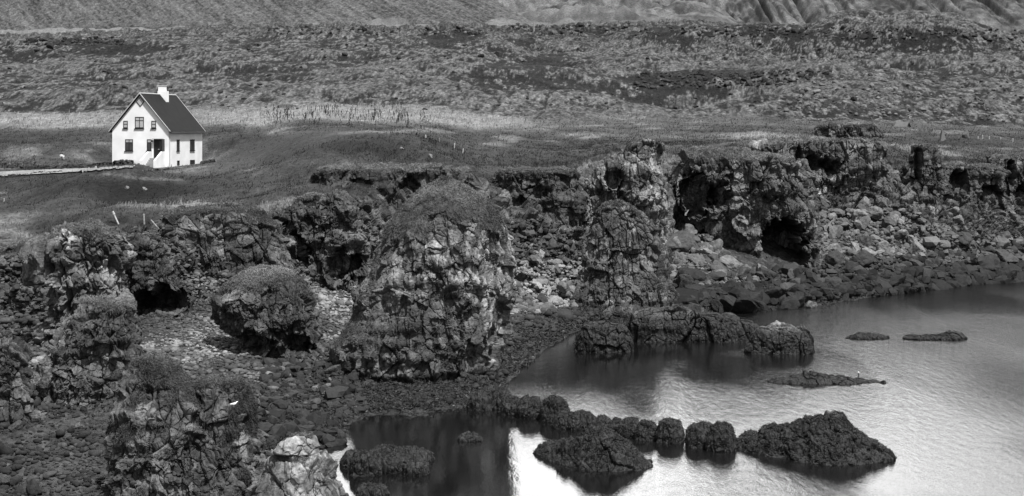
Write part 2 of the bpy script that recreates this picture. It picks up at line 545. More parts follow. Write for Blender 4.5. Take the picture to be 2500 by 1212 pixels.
# turf
gi = np.where((m_mead + cl_grass) > 0.01)[0]
Pg = P0[gi]
f1 = fbm(Pg, (7.0, 9.0, 5.0), 4, 27)
f2 = fbm(Pg, (0.8, 1.6, 0.8), 3, 28)
f3 = fbm(Pg, (3.5, 12.0, 3.0), 3, 127)
fw = fbm(Pg, (13, 15, 9), 3, 128) * (1 - smooth(Pg[:, 1], 150, 185)) * smooth(Tf[gi], 3.0, 3.25)
dry = smooth(Tf[gi] + 0.35 * fbm(Pg, (12, 7, 5), 4, 29), 6.25, 6.75) * (1 - smooth(PXf[gi], 1150, 1500) * 0.75)
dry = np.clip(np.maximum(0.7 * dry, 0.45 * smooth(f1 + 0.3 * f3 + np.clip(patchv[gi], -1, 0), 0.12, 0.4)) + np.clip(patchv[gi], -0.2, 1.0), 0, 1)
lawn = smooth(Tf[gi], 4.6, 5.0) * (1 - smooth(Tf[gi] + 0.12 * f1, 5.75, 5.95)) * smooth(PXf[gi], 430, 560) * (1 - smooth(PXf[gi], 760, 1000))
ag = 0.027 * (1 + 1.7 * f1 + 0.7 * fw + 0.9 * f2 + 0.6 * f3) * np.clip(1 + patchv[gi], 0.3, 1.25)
ag = ag * (1 - dry) + dry * 0.165 * (1 + 0.8 * f2 + 0.4 * f1)
ag = ag * (1 - 0.7 * lawn) + 0.7 * lawn * 0.036 * (1 + 0.5 * f2)
tmp = np.zeros(len(P0)); tmp[gi] = 1.5 * fw + 0.34 * f1 + 0.10 * f2 * (1 - 0.8 * lawn)
gm = m_mead + cl_grass
gm_house = np.clip(gm * (1 - 0.8 * mh.ravel()), 0, 1)
disp += gm_house * tmp
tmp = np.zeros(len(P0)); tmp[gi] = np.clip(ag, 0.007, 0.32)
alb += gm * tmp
# lava heath
li = np.where(m_lava > 0.01)[0]
Pl = P0[li]
hA = fbm(Pl, (34, 44, 20), 4, 33)
hB = fbm(Pl, (4.5, 11, 4.0), 4, 34, 0.6)
hC = fbm(Pl, (1.7, 5.5, 1.2), 3, 35)
hE = fbm(Pl, (0.6, 2.2, 0.5), 3, 39, 0.7)
hD = fbm(Pl, (11, 18, 9), 3, 37)
hF = fbm(Pl, (70, 46, 30), 3, 137)
fq = np.stack([Pl[:, 0] * 0.85 + Pl[:, 1] * 0.30, Pl[:, 1] * 0.35 - Pl[:, 0] * 0.10, Pl[:, 2] * 0], 1)
fold = 1 - 2.4 * np.abs(fbm(fq, (30, 16, 30), 3, 138))
crestm = smooth(Tf[li], 9.2, 10.0)
rg = 1 - 2 * np.abs(noise(Pl, (6.5, 9, 6), 38))
lw = smooth(Tf[li], 7.0, 7.5) * (1 - 0.6 * smooth(Tf[li], 9.6, 10.0))
dl = lw * (4.0 * hF + 1.3 * fold) + 1.8 * hA + 1.2 * hD + 0.40 * hB + 0.28 * hC + 0.10 * hE + 0.35 * rg * (0.4 + hD) + 1.2 * crestm * np.clip(rg, 0, 1) * np.clip(0.6 + 2 * hB, 0, 2)
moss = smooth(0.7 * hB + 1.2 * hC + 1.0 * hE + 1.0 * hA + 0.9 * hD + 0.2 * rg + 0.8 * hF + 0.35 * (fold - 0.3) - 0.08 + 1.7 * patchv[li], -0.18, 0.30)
al = 0.009 + 0.046 * moss
al *= np.clip(1 + 1.7 * hC + 2.8 * hE + 0.6 * hB, 0.1, 4.0)
rk = smooth(rg + hC * 0.8, 0.75, 1.0) * smooth(hD + 0.4 * crestm, 0.05, 0.3)
al = al * (1 - 0.7 * rk) + 0.7 * rk * 0.018
tmp = np.zeros(len(P0)); tmp[li] = dl
disp += m_lava * tmp
tmp = np.zeros(len(P0)); tmp[li] = np.clip(al, 0.006, 0.26)
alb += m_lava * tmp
# distant slopes
mi = np.where(m_mt > 0.01)[0]
Pm = P0[mi]
right = smooth(PXf[mi], 1680, 1850)
gq = np.stack([Pm[:, 0] - 0.35 * Pm[:, 2], Pm[:, 1] * 0.05, Pm[:, 2] * 0.12], 1)
gul = np.abs(fbm(gq, (24, 40, 40), 4, 44)) + 0.35 * np.abs(fbm(gq, (9, 40, 30), 2, 48))
roll = fbm(Pm, (60, 60, 14), 4, 45)
mm = np.zeros(len(P0))
mm[mi] = right * (np.clip(gul * 4, 0, 1) - 0.5) * 9 * smooth(Tf[mi], 12.0, 12.3) + (1 - right) * (12 * roll + 7 * (1 - 2 * np.abs(fbm(Pm, (34, 50, 14), 4, 147)))) + 3.0 * fbm(Pm, (14, 20, 9), 4, 46)
disp += m_mt * mm
am = np.zeros(len(P0))
am[mi] = np.clip(0.068 * (1 + 1.8 * fbm(Pm, (16, 30, 11), 4, 47) + 1.5 * fbm(Pm, (4, 10, 2.5), 3, 148) + (0.9 * roll + 1.6 * fbm(Pm, (13, 26, 5), 4, 146)) * (1 - right) + 0.25 * (1 - right)) - 0.055 * right * (1 - np.clip(gul * 8, 0, 1)) - 0.042 * right * smooth(fbm(gq, (45, 60, 60), 3, 49), 0.0, 0.3), 0.02, 0.3)
alb += m_mt * am
Nd[m_cliff < 0.3] = (0, 0, 1)
P1 = P0 + Nd * disp[:, None]
alb = np.clip(alb, 0.006, 0.6)
S1 = P1.reshape(NR, NCOL, 3)
ALB = alb.reshape(NR, NCOL)
WET = wet.reshape(NR, NCOL)


def ground_px(px, py, t0=0.0):
    """nearest land point of the column that shows at photograph row py"""
    j = int(np.argmin(np.abs(PXS - px)))
    pr = HZ + (CH - S1[:, j, 2]) * F / S1[:, j, 1]
    ok = np.where((pr <= py) & (tt >= t0))[0]
    return S1[ok[0] if len(ok) else -1, j].copy()


def ground_Y(px, Y):
    j = int(np.argmin(np.abs(PXS - px)))
    i = int(np.argmin(np.abs(S1[:, j, 1] - Y)))
    return S1[i, j].copy()


def sheet(name, ta, tb, mat, kind='structure', flat=True):
    r0, r1 = np.searchsorted(tt, ta), np.searchsorted(tt, tb) + 1
    sub = S1[r0:r1]
    me = raw_mesh(name, sub.reshape(-1, 3), grid_faces(sub.shape[0], NCOL), mat, {'alb': ALB[r0:r1].ravel(), 'wet': WET[r0:r1].ravel()}, flat)
    o = link(name, me)
    o['kind'] = kind
    return o


sheet('beach', 0, 2, M_LAND)
sheet('cliff', 2, 3, M_ROCK)
sheet('meadow', 3, 7, M_LAND, flat=False)
sheet('lava_field', 7, 11, M_LAVA)
sheet('far_hills', 11, 14, M_HILL, flat=False)


# ---- the big scree mountain on the left, in front of the far hills
def left_mountain():
    nc, nr = 1500, 260
    px = np.linspace(-700, 1345, nc)
    rid = np.interp(px, [-700, 0, 600, 1090, 1210, 1310, 1345], [-760, -560, -330, -72, 2, 62, 84])
    foot = np.interp(px, [-700, 0, 250, 700, 1000, 1310, 1345], [116, 112, 108, 104, 100, 84, 92])
    v = np.linspace(0, 1, nr)[:, None]
    py = foot[None] * (1 - v) + np.minimum(rid, foot)[None] * v
    Y0 = 690.0
    Y = Y0 + 60 * v ** 0.9 + np.maximum(0, (foot - py)) * 0.62 + 0.05 * np.abs(px - 1345)[None] * (1 - v) * 0.2
    X = (px[None] - 1250) * Y / F
    Z = CH - (py - HZ) * Y / F
    V = np.stack([X, Y + 0 * X, Z], -1)
    P = V.reshape(-1, 3)
    a = (P[:, 0] * 0.84 - P[:, 2] * 0.54)          # down the fall line
    b = (P[:, 0] * 0.54 + P[:, 2] * 0.84)          # across it
    Q = np.stack([a, b, P[:, 1] * 0.3], 1)
    st = fbm(Q, (60, 5.5, 60), 4, 51, 0.6)
    st2 = fbm(Q, (13, 1.3, 20), 3, 52, 0.7)
    gr = fbm(P, (1.6, 6, 1.2), 3, 53, 0.7)
    P = P + np.array((0.2, -0.9, 0.4)) * (2.2 * st + 0.7 * st2 + 0.7 * gr)[:, None]
    al = 0.060 * (1 + 1.0 * st + 1.1 * st2 + 1.7 * gr)
    pf = np.repeat(px[None], nr, 0).ravel()
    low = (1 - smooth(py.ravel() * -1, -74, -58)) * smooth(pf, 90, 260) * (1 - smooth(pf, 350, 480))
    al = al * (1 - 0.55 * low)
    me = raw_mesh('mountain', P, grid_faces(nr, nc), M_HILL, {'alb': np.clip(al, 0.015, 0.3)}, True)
    o = link('mountain', me)
    o['kind'] = 'structure'


left_mountain()


# ------------------------------------------------------------------ the sea
def sea():
    m, n, p = new_mat('sea_water')
    p.inputs['Base Color'].default_value = (0.006, 0.006, 0.006, 1)
    p.inputs['Roughness'].default_value = 0.06
    p.inputs['IOR'].default_value = 1.42
    tc = n.nodes.new('ShaderNodeTexCoord')
    mp = n.nodes.new('ShaderNodeMapping')
    mp.inputs['Scale'].default_value = (1.0, 0.28, 1)
    n.links.new(tc.outputs['Object'], mp.inputs[0])
    n1 = n.nodes.new('ShaderNodeTexNoise')
    n1.inputs['Scale'].default_value = 2.4
    n1.inputs['Detail'].default_value = 4.0
    n1.inputs['Roughness'].default_value = 0.6
    n.links.new(mp.outputs[0], n1.inputs['Vector'])
    # patches of breeze: strength varies over tens of metres
    n2 = n.nodes.new('ShaderNodeTexNoise')
    n2.inputs['Scale'].default_value = 0.06
    n2.inputs['Detail'].default_value = 3.0
    n.links.new(mp.outputs[0], n2.inputs['Vector'])
    mr = n.nodes.new('ShaderNodeMapRange')
    mr.inputs[1].default_value = 0.42
    mr.inputs[2].default_value = 0.62
    mr.inputs[3].default_value = 0.04
    mr.inputs[4].default_value = 0.20
    n.links.new(n2.outputs['Fac'], mr.inputs[0])
    # open water to the east is rougher than the lee of the rocks
    sx = n.nodes.new('ShaderNodeSeparateXYZ')
    n.links.new(tc.outputs['Object'], sx.inputs[0])
    m2 = n.nodes.new('ShaderNodeMapRange')
    m2.inputs[1].default_value = 4.0
    m2.inputs[2].default_value = 34.0
    m2.inputs[3].default_value = 0.3
    m2.inputs[4].default_value = 4.0
    n.links.new(sx.outputs['X'], m2.inputs[0])
    mm = n.nodes.new('ShaderNodeMath')
    mm.operation = 'MULTIPLY'
    n.links.new(mr.outputs[0], mm.inputs[0])
    n.links.new(m2.outputs[0], mm.inputs[1])
    n3 = n.nodes.new('ShaderNodeTexNoise')
    n3.inputs['Scale'].default_value = 9.0
    n3.inputs['Detail'].default_value = 3.0
    n.links.new(tc.outputs['Object'], n3.inputs['Vector'])
    ad = n.nodes.new('ShaderNodeMath')
    ad.operation = 'MULTIPLY_ADD'
    ad.inputs[1].default_value = 0.3
    n.links.new(n3.outputs['Fac'], ad.inputs[0])
    n.links.new(n1.outputs['Fac'], ad.inputs[2])
    rg_ = n.nodes.new('ShaderNodeMapRange')
    rg_.inputs[1].default_value = 10.0
    rg_.inputs[2].default_value = 40.0
    rg_.inputs[3].default_value = 0.05
    rg_.inputs[4].default_value = 0.13
    n.links.new(sx.outputs['X'], rg_.inputs[0])
    n.links.new(rg_.outputs[0], p.inputs['Roughness'])
    b = n.nodes.new('ShaderNodeBump')
    b.inputs['Distance'].default_value = 0.5
    n.links.new(mm.outputs[0], b.inputs['Strength'])
    n.links.new(ad.outputs[0], b.inputs['Height'])
    n.links.new(b.outputs[0], p.inputs['Normal'])
    V = np.array([(-300, 10, 0), (900, 10, 0), (900, 500, 0), (-300, 500, 0)], float)
    o = link('sea', raw_mesh('sea', V, np.array([[0, 1, 2, 3]]), m))
    o['kind'] = 'structure'


sea()


# ------------------------------------------------------------------ blades: grass and weed as thin triangles
def blades(P, D, L, wd, al, bend=0.35):
    """P bases, D unit directions, L lengths, wd widths -> vertices, quads folded as two triangles"""
    n = len(P)
    side = np.cross(D, RNG.normal(size=(n, 3)))
    side /= np.maximum(np.linalg.norm(side, axis=1, keepdims=True), 1e-6)
    bd = RNG.normal(size=(n, 3)) * bend
    bd[:, 2] -= bend * 0.8
    mid = P + D * (L * 0.55)[:, None]
    tip = P + (D + bd) * L[:, None]
    V = np.stack([P - side * wd[:, None] * 0.5, P + side * wd[:, None] * 0.5, mid + side * wd[:, None] * 0.35, tip, mid - side * wd[:, None] * 0.35], 1)
    i = np.arange(n)[:, None] * 5
    f = np.concatenate([i + np.array([[0, 1, 2]]), i + np.array([[0, 2, 4]]), i + np.array([[4, 2, 3]])], 0)
    return V.reshape(-1, 3), f, np.repeat(al, 5)


def meadow_grass(n=230000):
    r0, r1 = np.searchsorted(tt, 2.0), np.searchsorted(tt, 7.3)
    ii = RNG.integers(r0, r1, n)
    jj = RNG.integers(0, NCOL, n)
    k = ii * NCOL + jj
    wgt = gm_house[k] * (1 - 0.85 * lawn_full[k]) * (0.25 + 0.75 * smooth(fbm(P1[k], (1.3, 3.5, 1.3), 3, 91), -0.1, 0.2))
    keep = RNG.random(n) < wgt
    ii, jj, k = ii[keep], jj[keep], k[keep]
    P = P1[k] + RNG.normal(size=(len(k), 3)) * np.array((0.05, 0.12, 0.0))
    D = np.array((0.25, 0.0, 1.0)) + RNG.normal(size=(len(k), 3)) * 0.28
    D /= np.linalg.norm(D, axis=1, keepdims=True)
    dist = P[:, 1]
    tall = np.clip(dry_full[k], 0, 1)
    L = (0.20 + 0.25 * tall) * RNG.uniform(0.6, 1.5, len(k))
    wd = dist * 0.00042 * RNG.uniform(0.6, 1.3, len(k))
    a = np.clip(alb[k] * RNG.uniform(0.9, 2.1, len(k)), 0.008, 0.3)
    V, f, al = blades(P, D, L, wd, a)
    o = link('meadow_grass', raw_mesh('meadow_grass', V, f, M_BLADE, {'alb': al}))
    tag(o, 'wind bent tufted grass covering the coastal meadow', 'grass', kind='stuff')


lawn_full = np.zeros(len(P0)); lawn_full[gi] = lawn
dry_full = np.zeros(len(P0)); dry_full[gi] = dry
meadow_grass()


# ------------------------------------------------------------------ rock masses
def rock_mass(name, label, cat, Y0, prof, k=0.8, s1=1.2, s2=0.45, base=0.06, amp=1.0, grass=0.0, weed=0.8, seed=0,
              nt_=None, dents=(), guano_and_shade=(), group=None, lumpy=0.10, gz=0.55, gdense=1.0, power=2.3, part=True, columns=None, galb=0.095, mat=None, mossy=0.65, hang=0.0, parent=None, but=1.0):
    """prof: rows (py, left px, right px) of the outline at distance Y0, top to bottom; closed, with real depth"""
    pr = np.array(prof, float)
    pr = pr[np.argsort(pr[:, 0])]
    h_px = pr[-1, 0] - pr[0, 0]
    w_px = (pr[:, 2] - pr[:, 1]).max()
    nth = int(np.clip(w_px * 2.6 * 0.9, 90, 620))
    nz = int(np.clip(h_px * 0.75, 50, 420)) if nt_ is None else nt_
    # arc-length parameter so that the flat top gets rows as well
    s = np.concatenate([[0], np.cumsum(np.hypot(np.diff(pr[:, 0]), np.diff(pr[:, 2] - pr[:, 1]) * 0.5))])
    sq = np.linspace(0, s[-1], nz)
    q = pchip(s, pr, sq)
    half = np.maximum((q[:, 2] - q[:, 1]) * 0.5, 0.0) * Y0 / F
    xc = ((q[:, 2] + q[:, 1]) * 0.5 - 1250) * Y0 / F
    z = CH - (q[:, 0] - HZ) * Y0 / F
    th = np.linspace(0, 2 * math.pi, nth, endpoint=False)
    c, sn = np.cos(th), np.sin(th)
    rr = (np.abs(c) ** power + np.abs(sn) ** power) ** (-1.0 / power)
    V = np.zeros((nz, nth, 3))
    V[:, :, 0] = xc[:, None] + half[:, None] * (rr * c)[None]
    V[:, :, 1] = Y0 + k * half[:, None] * (rr * sn)[None]
    V[:, :, 2] = z[:, None]
    V[0] = V[0].mean(0)
    size = half.max()
    P = V.reshape(-1, 3)
    N = grid_normals(V, True).reshape(-1, 3)
    cen = P - np.array((xc.mean(), Y0, z.mean()))
    if (N * cen).sum() < 0: N = -N
    lum = fbm(P, size * 0.7, 4, seed + 100)
    lum = lum * np.repeat(np.clip(half / size, 0.25, 1), nth)
    P = P + N * (lum * size * lumpy * 2)[:, None] * np.array((0.55, 1.0, 0.3))
    d, a = fractured(P, s1, s2, amp, seed)
    bs = min(max(size * 0.6, 1.2), 3.2)
    eb, rb, qb, tb = cells(P + 0.25 * bs * np.stack([noise(P, bs, seed + 81), noise(P, bs, seed + 82), noise(P, bs, seed + 83)], 1), np.array((bs, bs, bs * 1.9)), seed + 84)
    butt = but * bs * (0.26 * (rb - 0.5) + 0.16 * tb - 0.04 * np.exp(-(eb / 0.05) ** 2))
    if columns:
        e, r1, q1, t1 = cells(P, np.array((columns, columns, columns * 5)), seed + 3)
        d = d * 0.5 + 0.6 * columns * (r1 - 0.5) - 0.22 * columns * np.exp(-(e / 0.08) ** 2)
        a = a * (0.6 + 0.8 * q1)
    mg = np.zeros(len(P))
    if grass > 0:
        mg = smooth(N[:, 2] + 0.50 * fbm(P, size * 0.5, 4, seed + 11) + 0.30 * fbm(P, size * 0.14, 3, seed + 19) + 0.25 * (P[:, 2] - z.min()) / max(z.max() - z.min(), 0.1) * 0.6, gz, gz + 0.30) * grass
    if hang:
        mg = np.maximum(mg, hang * smooth(fbm(P, 1.1, 3, seed + 25) + 0.25 * smooth(P[:, 2], z.min(), z.max()) - 0.1, 0.10, 0.24))
    wline = weed + 0.35 * fbm(P, 2.0, 3, seed + 12)
    mw = 1 - smooth(P[:, 2], wline - 0.15, wline + 0.25)
    moss = smooth(fbm(P, size * 0.5, 4, seed + 21) + 0.25 * fbm(P, 0.5, 2, seed + 22), 0.02, 0.22) * mossy
    d = d * (1 - 0.85 * mg) * (1 - 0.5 * mw) * (1 - 0.55 * moss) + moss * 0.10 * fbm(P, 0.35, 3, seed + 23) + (butt - butt.mean()) * (1 - 0.7 * mg)
    d = d + mw * 0.16 * fbm(P, (0.5, 0.5, 1.2), 3, seed + 13) + mg * 0.12 * fbm(P, 0.9, 3, seed + 14)
    P = P + N * d[:, None]
    for (dx, dy, rx, ry, dep) in dents:           # hollows and caves open towards the sea
        ppx = 1250 + P[:, 0] * F / P[:, 1]
        ppy = HZ + (CH - P[:, 2]) * F / P[:, 1]
        g = ((ppx - dx) / rx) ** 2 + ((ppy - dy) / ry) ** 2
        g = g + 1.1 * fbm(P, 1.1, 4, seed + 15) + 0.5 * (a - 1)
        front = smooth(Y0 - P[:, 1], -0.2 * size, 0.1 * size)
        P[:, 1] += dep * front * (1 - smooth(g, 0.35, 1.2))
    al = base * 2.2 * a
    al = al * (1 - 0.75 * moss) + 0.75 * moss * 0.042 * (1 + 0.9 * fbm(P, 0.4, 3, seed + 24))
    for (gx, gy, rx, ry, v) in guano_and_shade:             # pale bird-limed and lichened faces, dark moss, and a painted-in shaded side
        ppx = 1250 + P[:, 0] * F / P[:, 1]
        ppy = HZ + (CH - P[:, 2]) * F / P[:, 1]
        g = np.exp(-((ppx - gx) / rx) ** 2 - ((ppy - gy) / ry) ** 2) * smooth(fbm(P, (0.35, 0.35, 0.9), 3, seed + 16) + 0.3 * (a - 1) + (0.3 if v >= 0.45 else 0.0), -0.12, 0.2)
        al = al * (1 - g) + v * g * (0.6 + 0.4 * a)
    ga = galb * (0.5 + 0.75 * smooth(N[:, 2], 0.6, 1.0)) * (1 + 0.9 * fbm(P, 1.5, 3, seed + 17) + 0.6 * fbm(P, 0.3, 2, seed + 18))  # turf paler on upward faces: skylit rim painted into the colour
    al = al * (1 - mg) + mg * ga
    al = al * (1 - mw) + mw * 0.018 * (0.5 + 0.5 * a)
    me = raw_mesh(name, P, grid_faces(nz, nth, True)[:, ::-1], mat or M_ROCK, {'alb': np.clip(al, 0.006, 0.6), 'wet': mw * 0.8})
    o = link(name, me, parent)
    tag(o, label, cat, group)
    if grass > 0 and part:
        area = size * Y0  # tufts by how much shows
        vis = mg * (N[:, 1] < 0.45)
        cand = np.where(vis > 0.35)[0]
        nb = int(min(len(cand) * 1.0 * gdense, 36000))
        if nb > 50:
            kx = RNG.choice(cand, nb)
            B = P[kx] + RNG.normal(size=(nb, 3)) * 0.04
            D = N[kx] * 0.35 + np.array((0.25, 0.0, -0.35)) + RNG.normal(size=(nb, 3)) * 0.3
            D /= np.linalg.norm(D, axis=1, keepdims=True)
            L = (0.05 + 0.00045 * Y0) * RNG.uniform(0.5, 1.5, nb)
            wd = np.full(nb, Y0 * 0.00036) * RNG.uniform(0.6, 1.3, nb)
            aa = np.clip(ga[kx] * RNG.uniform(0.75, 1.7, nb), 0.02, 0.3)
            Vb, fb, ab = blades(B, D, L, wd, aa)
            g = link('grass_cap', raw_mesh('grass_cap', Vb, fb, M_BLADE, {'alb': ab}), parent or o)
            g['kind'] = 'stuff'
    return o


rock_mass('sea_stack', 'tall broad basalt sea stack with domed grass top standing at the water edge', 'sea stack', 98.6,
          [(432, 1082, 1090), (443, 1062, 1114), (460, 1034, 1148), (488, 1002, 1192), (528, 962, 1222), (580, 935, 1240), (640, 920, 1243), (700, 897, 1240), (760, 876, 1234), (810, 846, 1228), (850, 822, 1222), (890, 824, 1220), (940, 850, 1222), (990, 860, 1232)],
          k=0.9, s1=0.95, s2=0.40, base=0.06, grass=1.0, weed=0.9, seed=11, but=0.55, guano_and_shade=[(1010, 850, 150, 90, 0.03), (1120, 860, 80, 80, 0.028), (1205, 760, 40, 190, 0.32), (1080, 660, 140, 80, 0.30), (1228, 540, 28, 70, 0.35), (960, 660, 30, 80, 0.2), (1232, 890, 16, 60, 0.012)], lumpy=0.10, gz=0.36, amp=0.95, galb=0.10, hang=0.3)  # last tint patch paints the shade low on the right side
near = rock_mass('sea_stack', 'near stack draped with hanging grass and rosettes at the bottom left of the photo', 'sea stack', 62.0,
          [(864, 368, 378), (874, 340, 400), (892, 322, 425), (915, 306, 448), (940, 292, 470), (985, 282, 500), (1040, 276, 540), (1100, 271, 580), (1160, 268, 606), (1240, 262, 620), (1330, 258, 630)],
          k=0.85, s1=0.75, s2=0.28, base=0.042, grass=1.0, weed=-1, but=0.5, gdense=0.6, seed=12, gz=0.52, lumpy=0.12, galb=0.08, hang=0.45, guano_and_shade=[(390, 1010, 90, 26, 0.16), (590, 1090, 60, 70, 0.14), (320, 1060, 40, 40, 0.13)])
rock_mass('rock_shoulder', None, None, 62.3,
          [(922, 520, 560), (930, 490, 586), (945, 470, 596), (975, 455, 604), (1030, 440, 618), (1090, 430, 628), (1150, 420, 636), (1240, 410, 642), (1330, 405, 648)],
          k=0.9, s1=0.7, s2=0.28, base=0.04, grass=1.0, weed=-1, but=0.5, gdense=0.6, seed=112, gz=0.55, lumpy=0.10, galb=0.06, hang=0.45, guano_and_shade=[(590, 1090, 60, 70, 0.16)], parent=near)
rock_mass('rock_outcrop', 'pale smooth cracked rock rising to a blunt point right of the near stack', 'rock', 60.0,
          [(1066, 722, 738), (1074, 706, 762), (1092, 690, 766), (1110, 688, 776), (1130, 668, 806), (1160, 652, 832), (1212, 640, 846), (1270, 630, 852), (1330, 625, 860)],
          k=0.8, s1=1.5, s2=0.6, base=0.12, grass=0.7, weed=0.4, seed=13, gz=0.85, amp=0.7, gdense=0.5)
rock_mass('sea_stack', 'jagged pillar with a white lichened block near its top at the left cliff', 'sea stack', 106.5,
          [(548, 190, 215), (560, 140, 270), (585, 108, 300), (640, 94, 308), (700, 108, 300), (745, 125, 298), (800, 118, 275), (850, 100, 262), (900, 90, 250), (960, 90, 250)],
          k=0.8, s1=1.7, s2=0.6, base=0.085, grass=0.8, weed=-1, seed=14, gz=0.75, amp=1.25, guano_and_shade=[(163, 580, 20, 26, 0.6), (160, 650, 50, 40, 0.16), (130, 720, 18, 50, 0.2)])
rock_mass('sea_stack', 'squat columnar rock with a sloping grassy crown before the left pillar', 'sea stack', 84.0,
          [(728, 250, 268), (736, 228, 296), (760, 205, 326), (800, 168, 334), (850, 135, 336), (900, 102, 336), (950, 92, 326), (1000, 96, 300), (1060, 90, 300)],
          k=0.8, s1=0.85, s2=0.36, base=0.05, grass=1.0, weed=-1, but=0.5, gdense=0.6, seed=15, gz=0.72, amp=1.2, galb=0.12)
rock_mass('sea_stack', 'dark angular rock cut by the left edge of the photo', 'sea stack', 77.0,
          [(838, -30, 0), (850, -60, 36), (880, -80, 70), (930, -90, 78), (990, -90, 82), (1040, -90, 88), (1110, -100, 92)],
          k=0.8, s1=0.9, s2=0.36, base=0.036, grass=0.5, weed=-1, but=0.5, gdense=0.6, seed=16, gz=0.95, amp=1.2)
rock_mass('rock_outcrop', 'leaning rock with a black undercut hollow beneath the posts', 'rock', 110.0,
          [(575, 338, 368), (590, 322, 384), (630, 316, 402), (680, 316, 428), (720, 318, 452), (760, 330, 460), (800, 320, 460), (850, 300, 460)],
          k=0.8, s1=0.9, s2=0.35, base=0.026, grass=0.6, weed=-1, but=0.5, gdense=0.6, seed=17, gz=0.85, dents=[(392, 742, 62, 44, 3.0)], lumpy=0.14)
rock_mass('boulder', 'big rounded rock half covered by smooth turf on the pebble beach', 'boulder', 100.0,
          [(653, 640, 664), (660, 606, 700), (680, 570, 728), (715, 536, 752), (760, 526, 768), (800, 545, 770), (835, 585, 770), (862, 600, 772), (900, 600, 772)],
          but=0.35, k=0.85, s1=0.8, s2=0.32, base=0.038, grass=1.0, weed=-1, seed=18, gz=0.55, amp=1.1, galb=0.11, dents=[(600, 838, 60, 20, 1.0), (728, 842, 30, 26, 1.0)])
rock_mass('headland', 'turf topped cliff corner with a sheer rocky right edge behind the rounded rock', 'cliff', 122.0,
          [(500, 560, 600), (508, 460, 636), (530, 400, 660), (560, 370, 690), (600, 350, 706), (650, 340, 715), (700, 330, 716), (760, 330, 720), (820, 330, 720)],
          k=0.45, s1=1.1, s2=0.42, base=0.042, grass=1.0, weed=-1, seed=19, gz=0.62, amp=0.9, galb=0.08, guano_and_shade=[(690, 600, 24, 80, 0.15), (600, 545, 60, 30, 0.14)], dents=[(500, 700, 26, 18, 2.0)])
rock_mass('rock_outcrop', 'dark crumbling cliff block with flat turf top left of the big stack', 'cliff', 129.5,
          [(474, 770, 800), (482, 730, 845), (505, 708, 868), (550, 703, 884), (600, 704, 890), (650, 712, 890), (700, 740, 890), (760, 760, 890)],
          k=0.7, s1=1.1, s2=0.45, base=0.036, grass=0.8, weed=-1, seed=20, gz=0.75, dents=[(720, 640, 34, 70, 1.5), (840, 650, 40, 40, 2.0)], guano_and_shade=[(800, 560, 60, 60, 0.12)])
rock_mass('rock_outcrop', 'dark broken rocky slope left of the tall ragged crest at the head of the gully', 'cliff', 149.0,
          [(412, 1245, 1370), (424, 1208, 1415), (470, 1196, 1430), (540, 1205, 1425), (600, 1225, 1410)],
          k=0.35, s1=1.1, s2=0.45, base=0.034, grass=0.6, weed=-1, seed=131, gz=0.6, dents=[(1310, 470, 30, 16, 0.7)], lumpy=0.2, amp=0.8)
rock_mass('rock_outcrop', 'low broken cliff band under the grassy hill behind the big stack', 'cliff', 142.5,
          [(404, 930, 1000), (410, 790, 1140), (425, 760, 1165), (450, 752, 1172), (490, 750, 1180), (540, 750, 1180)],
          k=0.35, s1=1.2, s2=0.5, base=0.036, grass=0.7, weed=-1, seed=21, gz=0.6, dents=[(1000, 456, 24, 22, 1.0), (880, 450, 26, 14, 0.6)], lumpy=0.16, amp=0.8)
rock_mass('rock_spire', 'tall ragged rock crest with a flat leaning summit block above the gully', 'cliff', 152.0,
          [(342, 1570, 1600), (348, 1545, 1617), (368, 1515, 1620), (385, 1485, 1620), (405, 1440, 1622), (430, 1410, 1626), (460, 1400, 1632), (510, 1400, 1634), (560, 1410, 1640), (620, 1410, 1650)],
          k=0.5, s1=1.4, s2=0.55, base=0.095, grass=0.5, weed=-1, seed=22, gz=0.95, amp=1.3, dents=[(1500, 440, 26, 24, 2.2), (1470, 520, 26, 22, 1.5), (1600, 380, 16, 34, 1.0)], guano_and_shade=[(1590, 470, 40, 80, 0.17), (1450, 450, 40, 40, 0.2)], lumpy=0.16, columns=0.9)
rock_mass('basalt_knoll', 'rounded knoll of stacked basalt columns with fanned dark columns at its foot', 'rock', 136.0,
          [(490, 1492, 1510), (500, 1470, 1532), (525, 1452, 1565), (560, 1442, 1592), (610, 1436, 1612), (660, 1422, 1622), (700, 1404, 1634), (735, 1390, 1650), (780, 1380, 1660)],
          k=0.8, s1=0.75, s2=0.34, base=0.042, grass=0.9, weed=1.0, seed=23, gz=0.7, amp=1.3, columns=0.55, guano_and_shade=[(1480, 600, 40, 70, 0.13), (1590, 620, 30, 60, 0.10)])
rock_mass('headland', 'broad cliff with pale blocky brow and a deep black sea cave at its right', 'cliff', 155.0,
          [(364, 1740, 1800), (370, 1700, 1840), (388, 1660, 1930), (410, 1642, 1960), (450, 1636, 1975), (500, 1650, 1982), (550, 1700, 1990), (600, 1760, 1998), (650, 1775, 2004), (700, 1780, 2006), (760, 1780, 2010)],
          k=0.55, s1=1.2, s2=0.48, base=0.052, grass=0.8, weed=0.9, seed=24, gz=0.72, amp=1.2, dents=[(1915, 620, 52, 84, 6.0), (1700, 480, 46, 50, 2.5), (1760, 480, 30, 30, 1.5)], guano_and_shade=[(1770, 420, 90, 36, 0.2), (1840, 560, 30, 90, 0.14)])
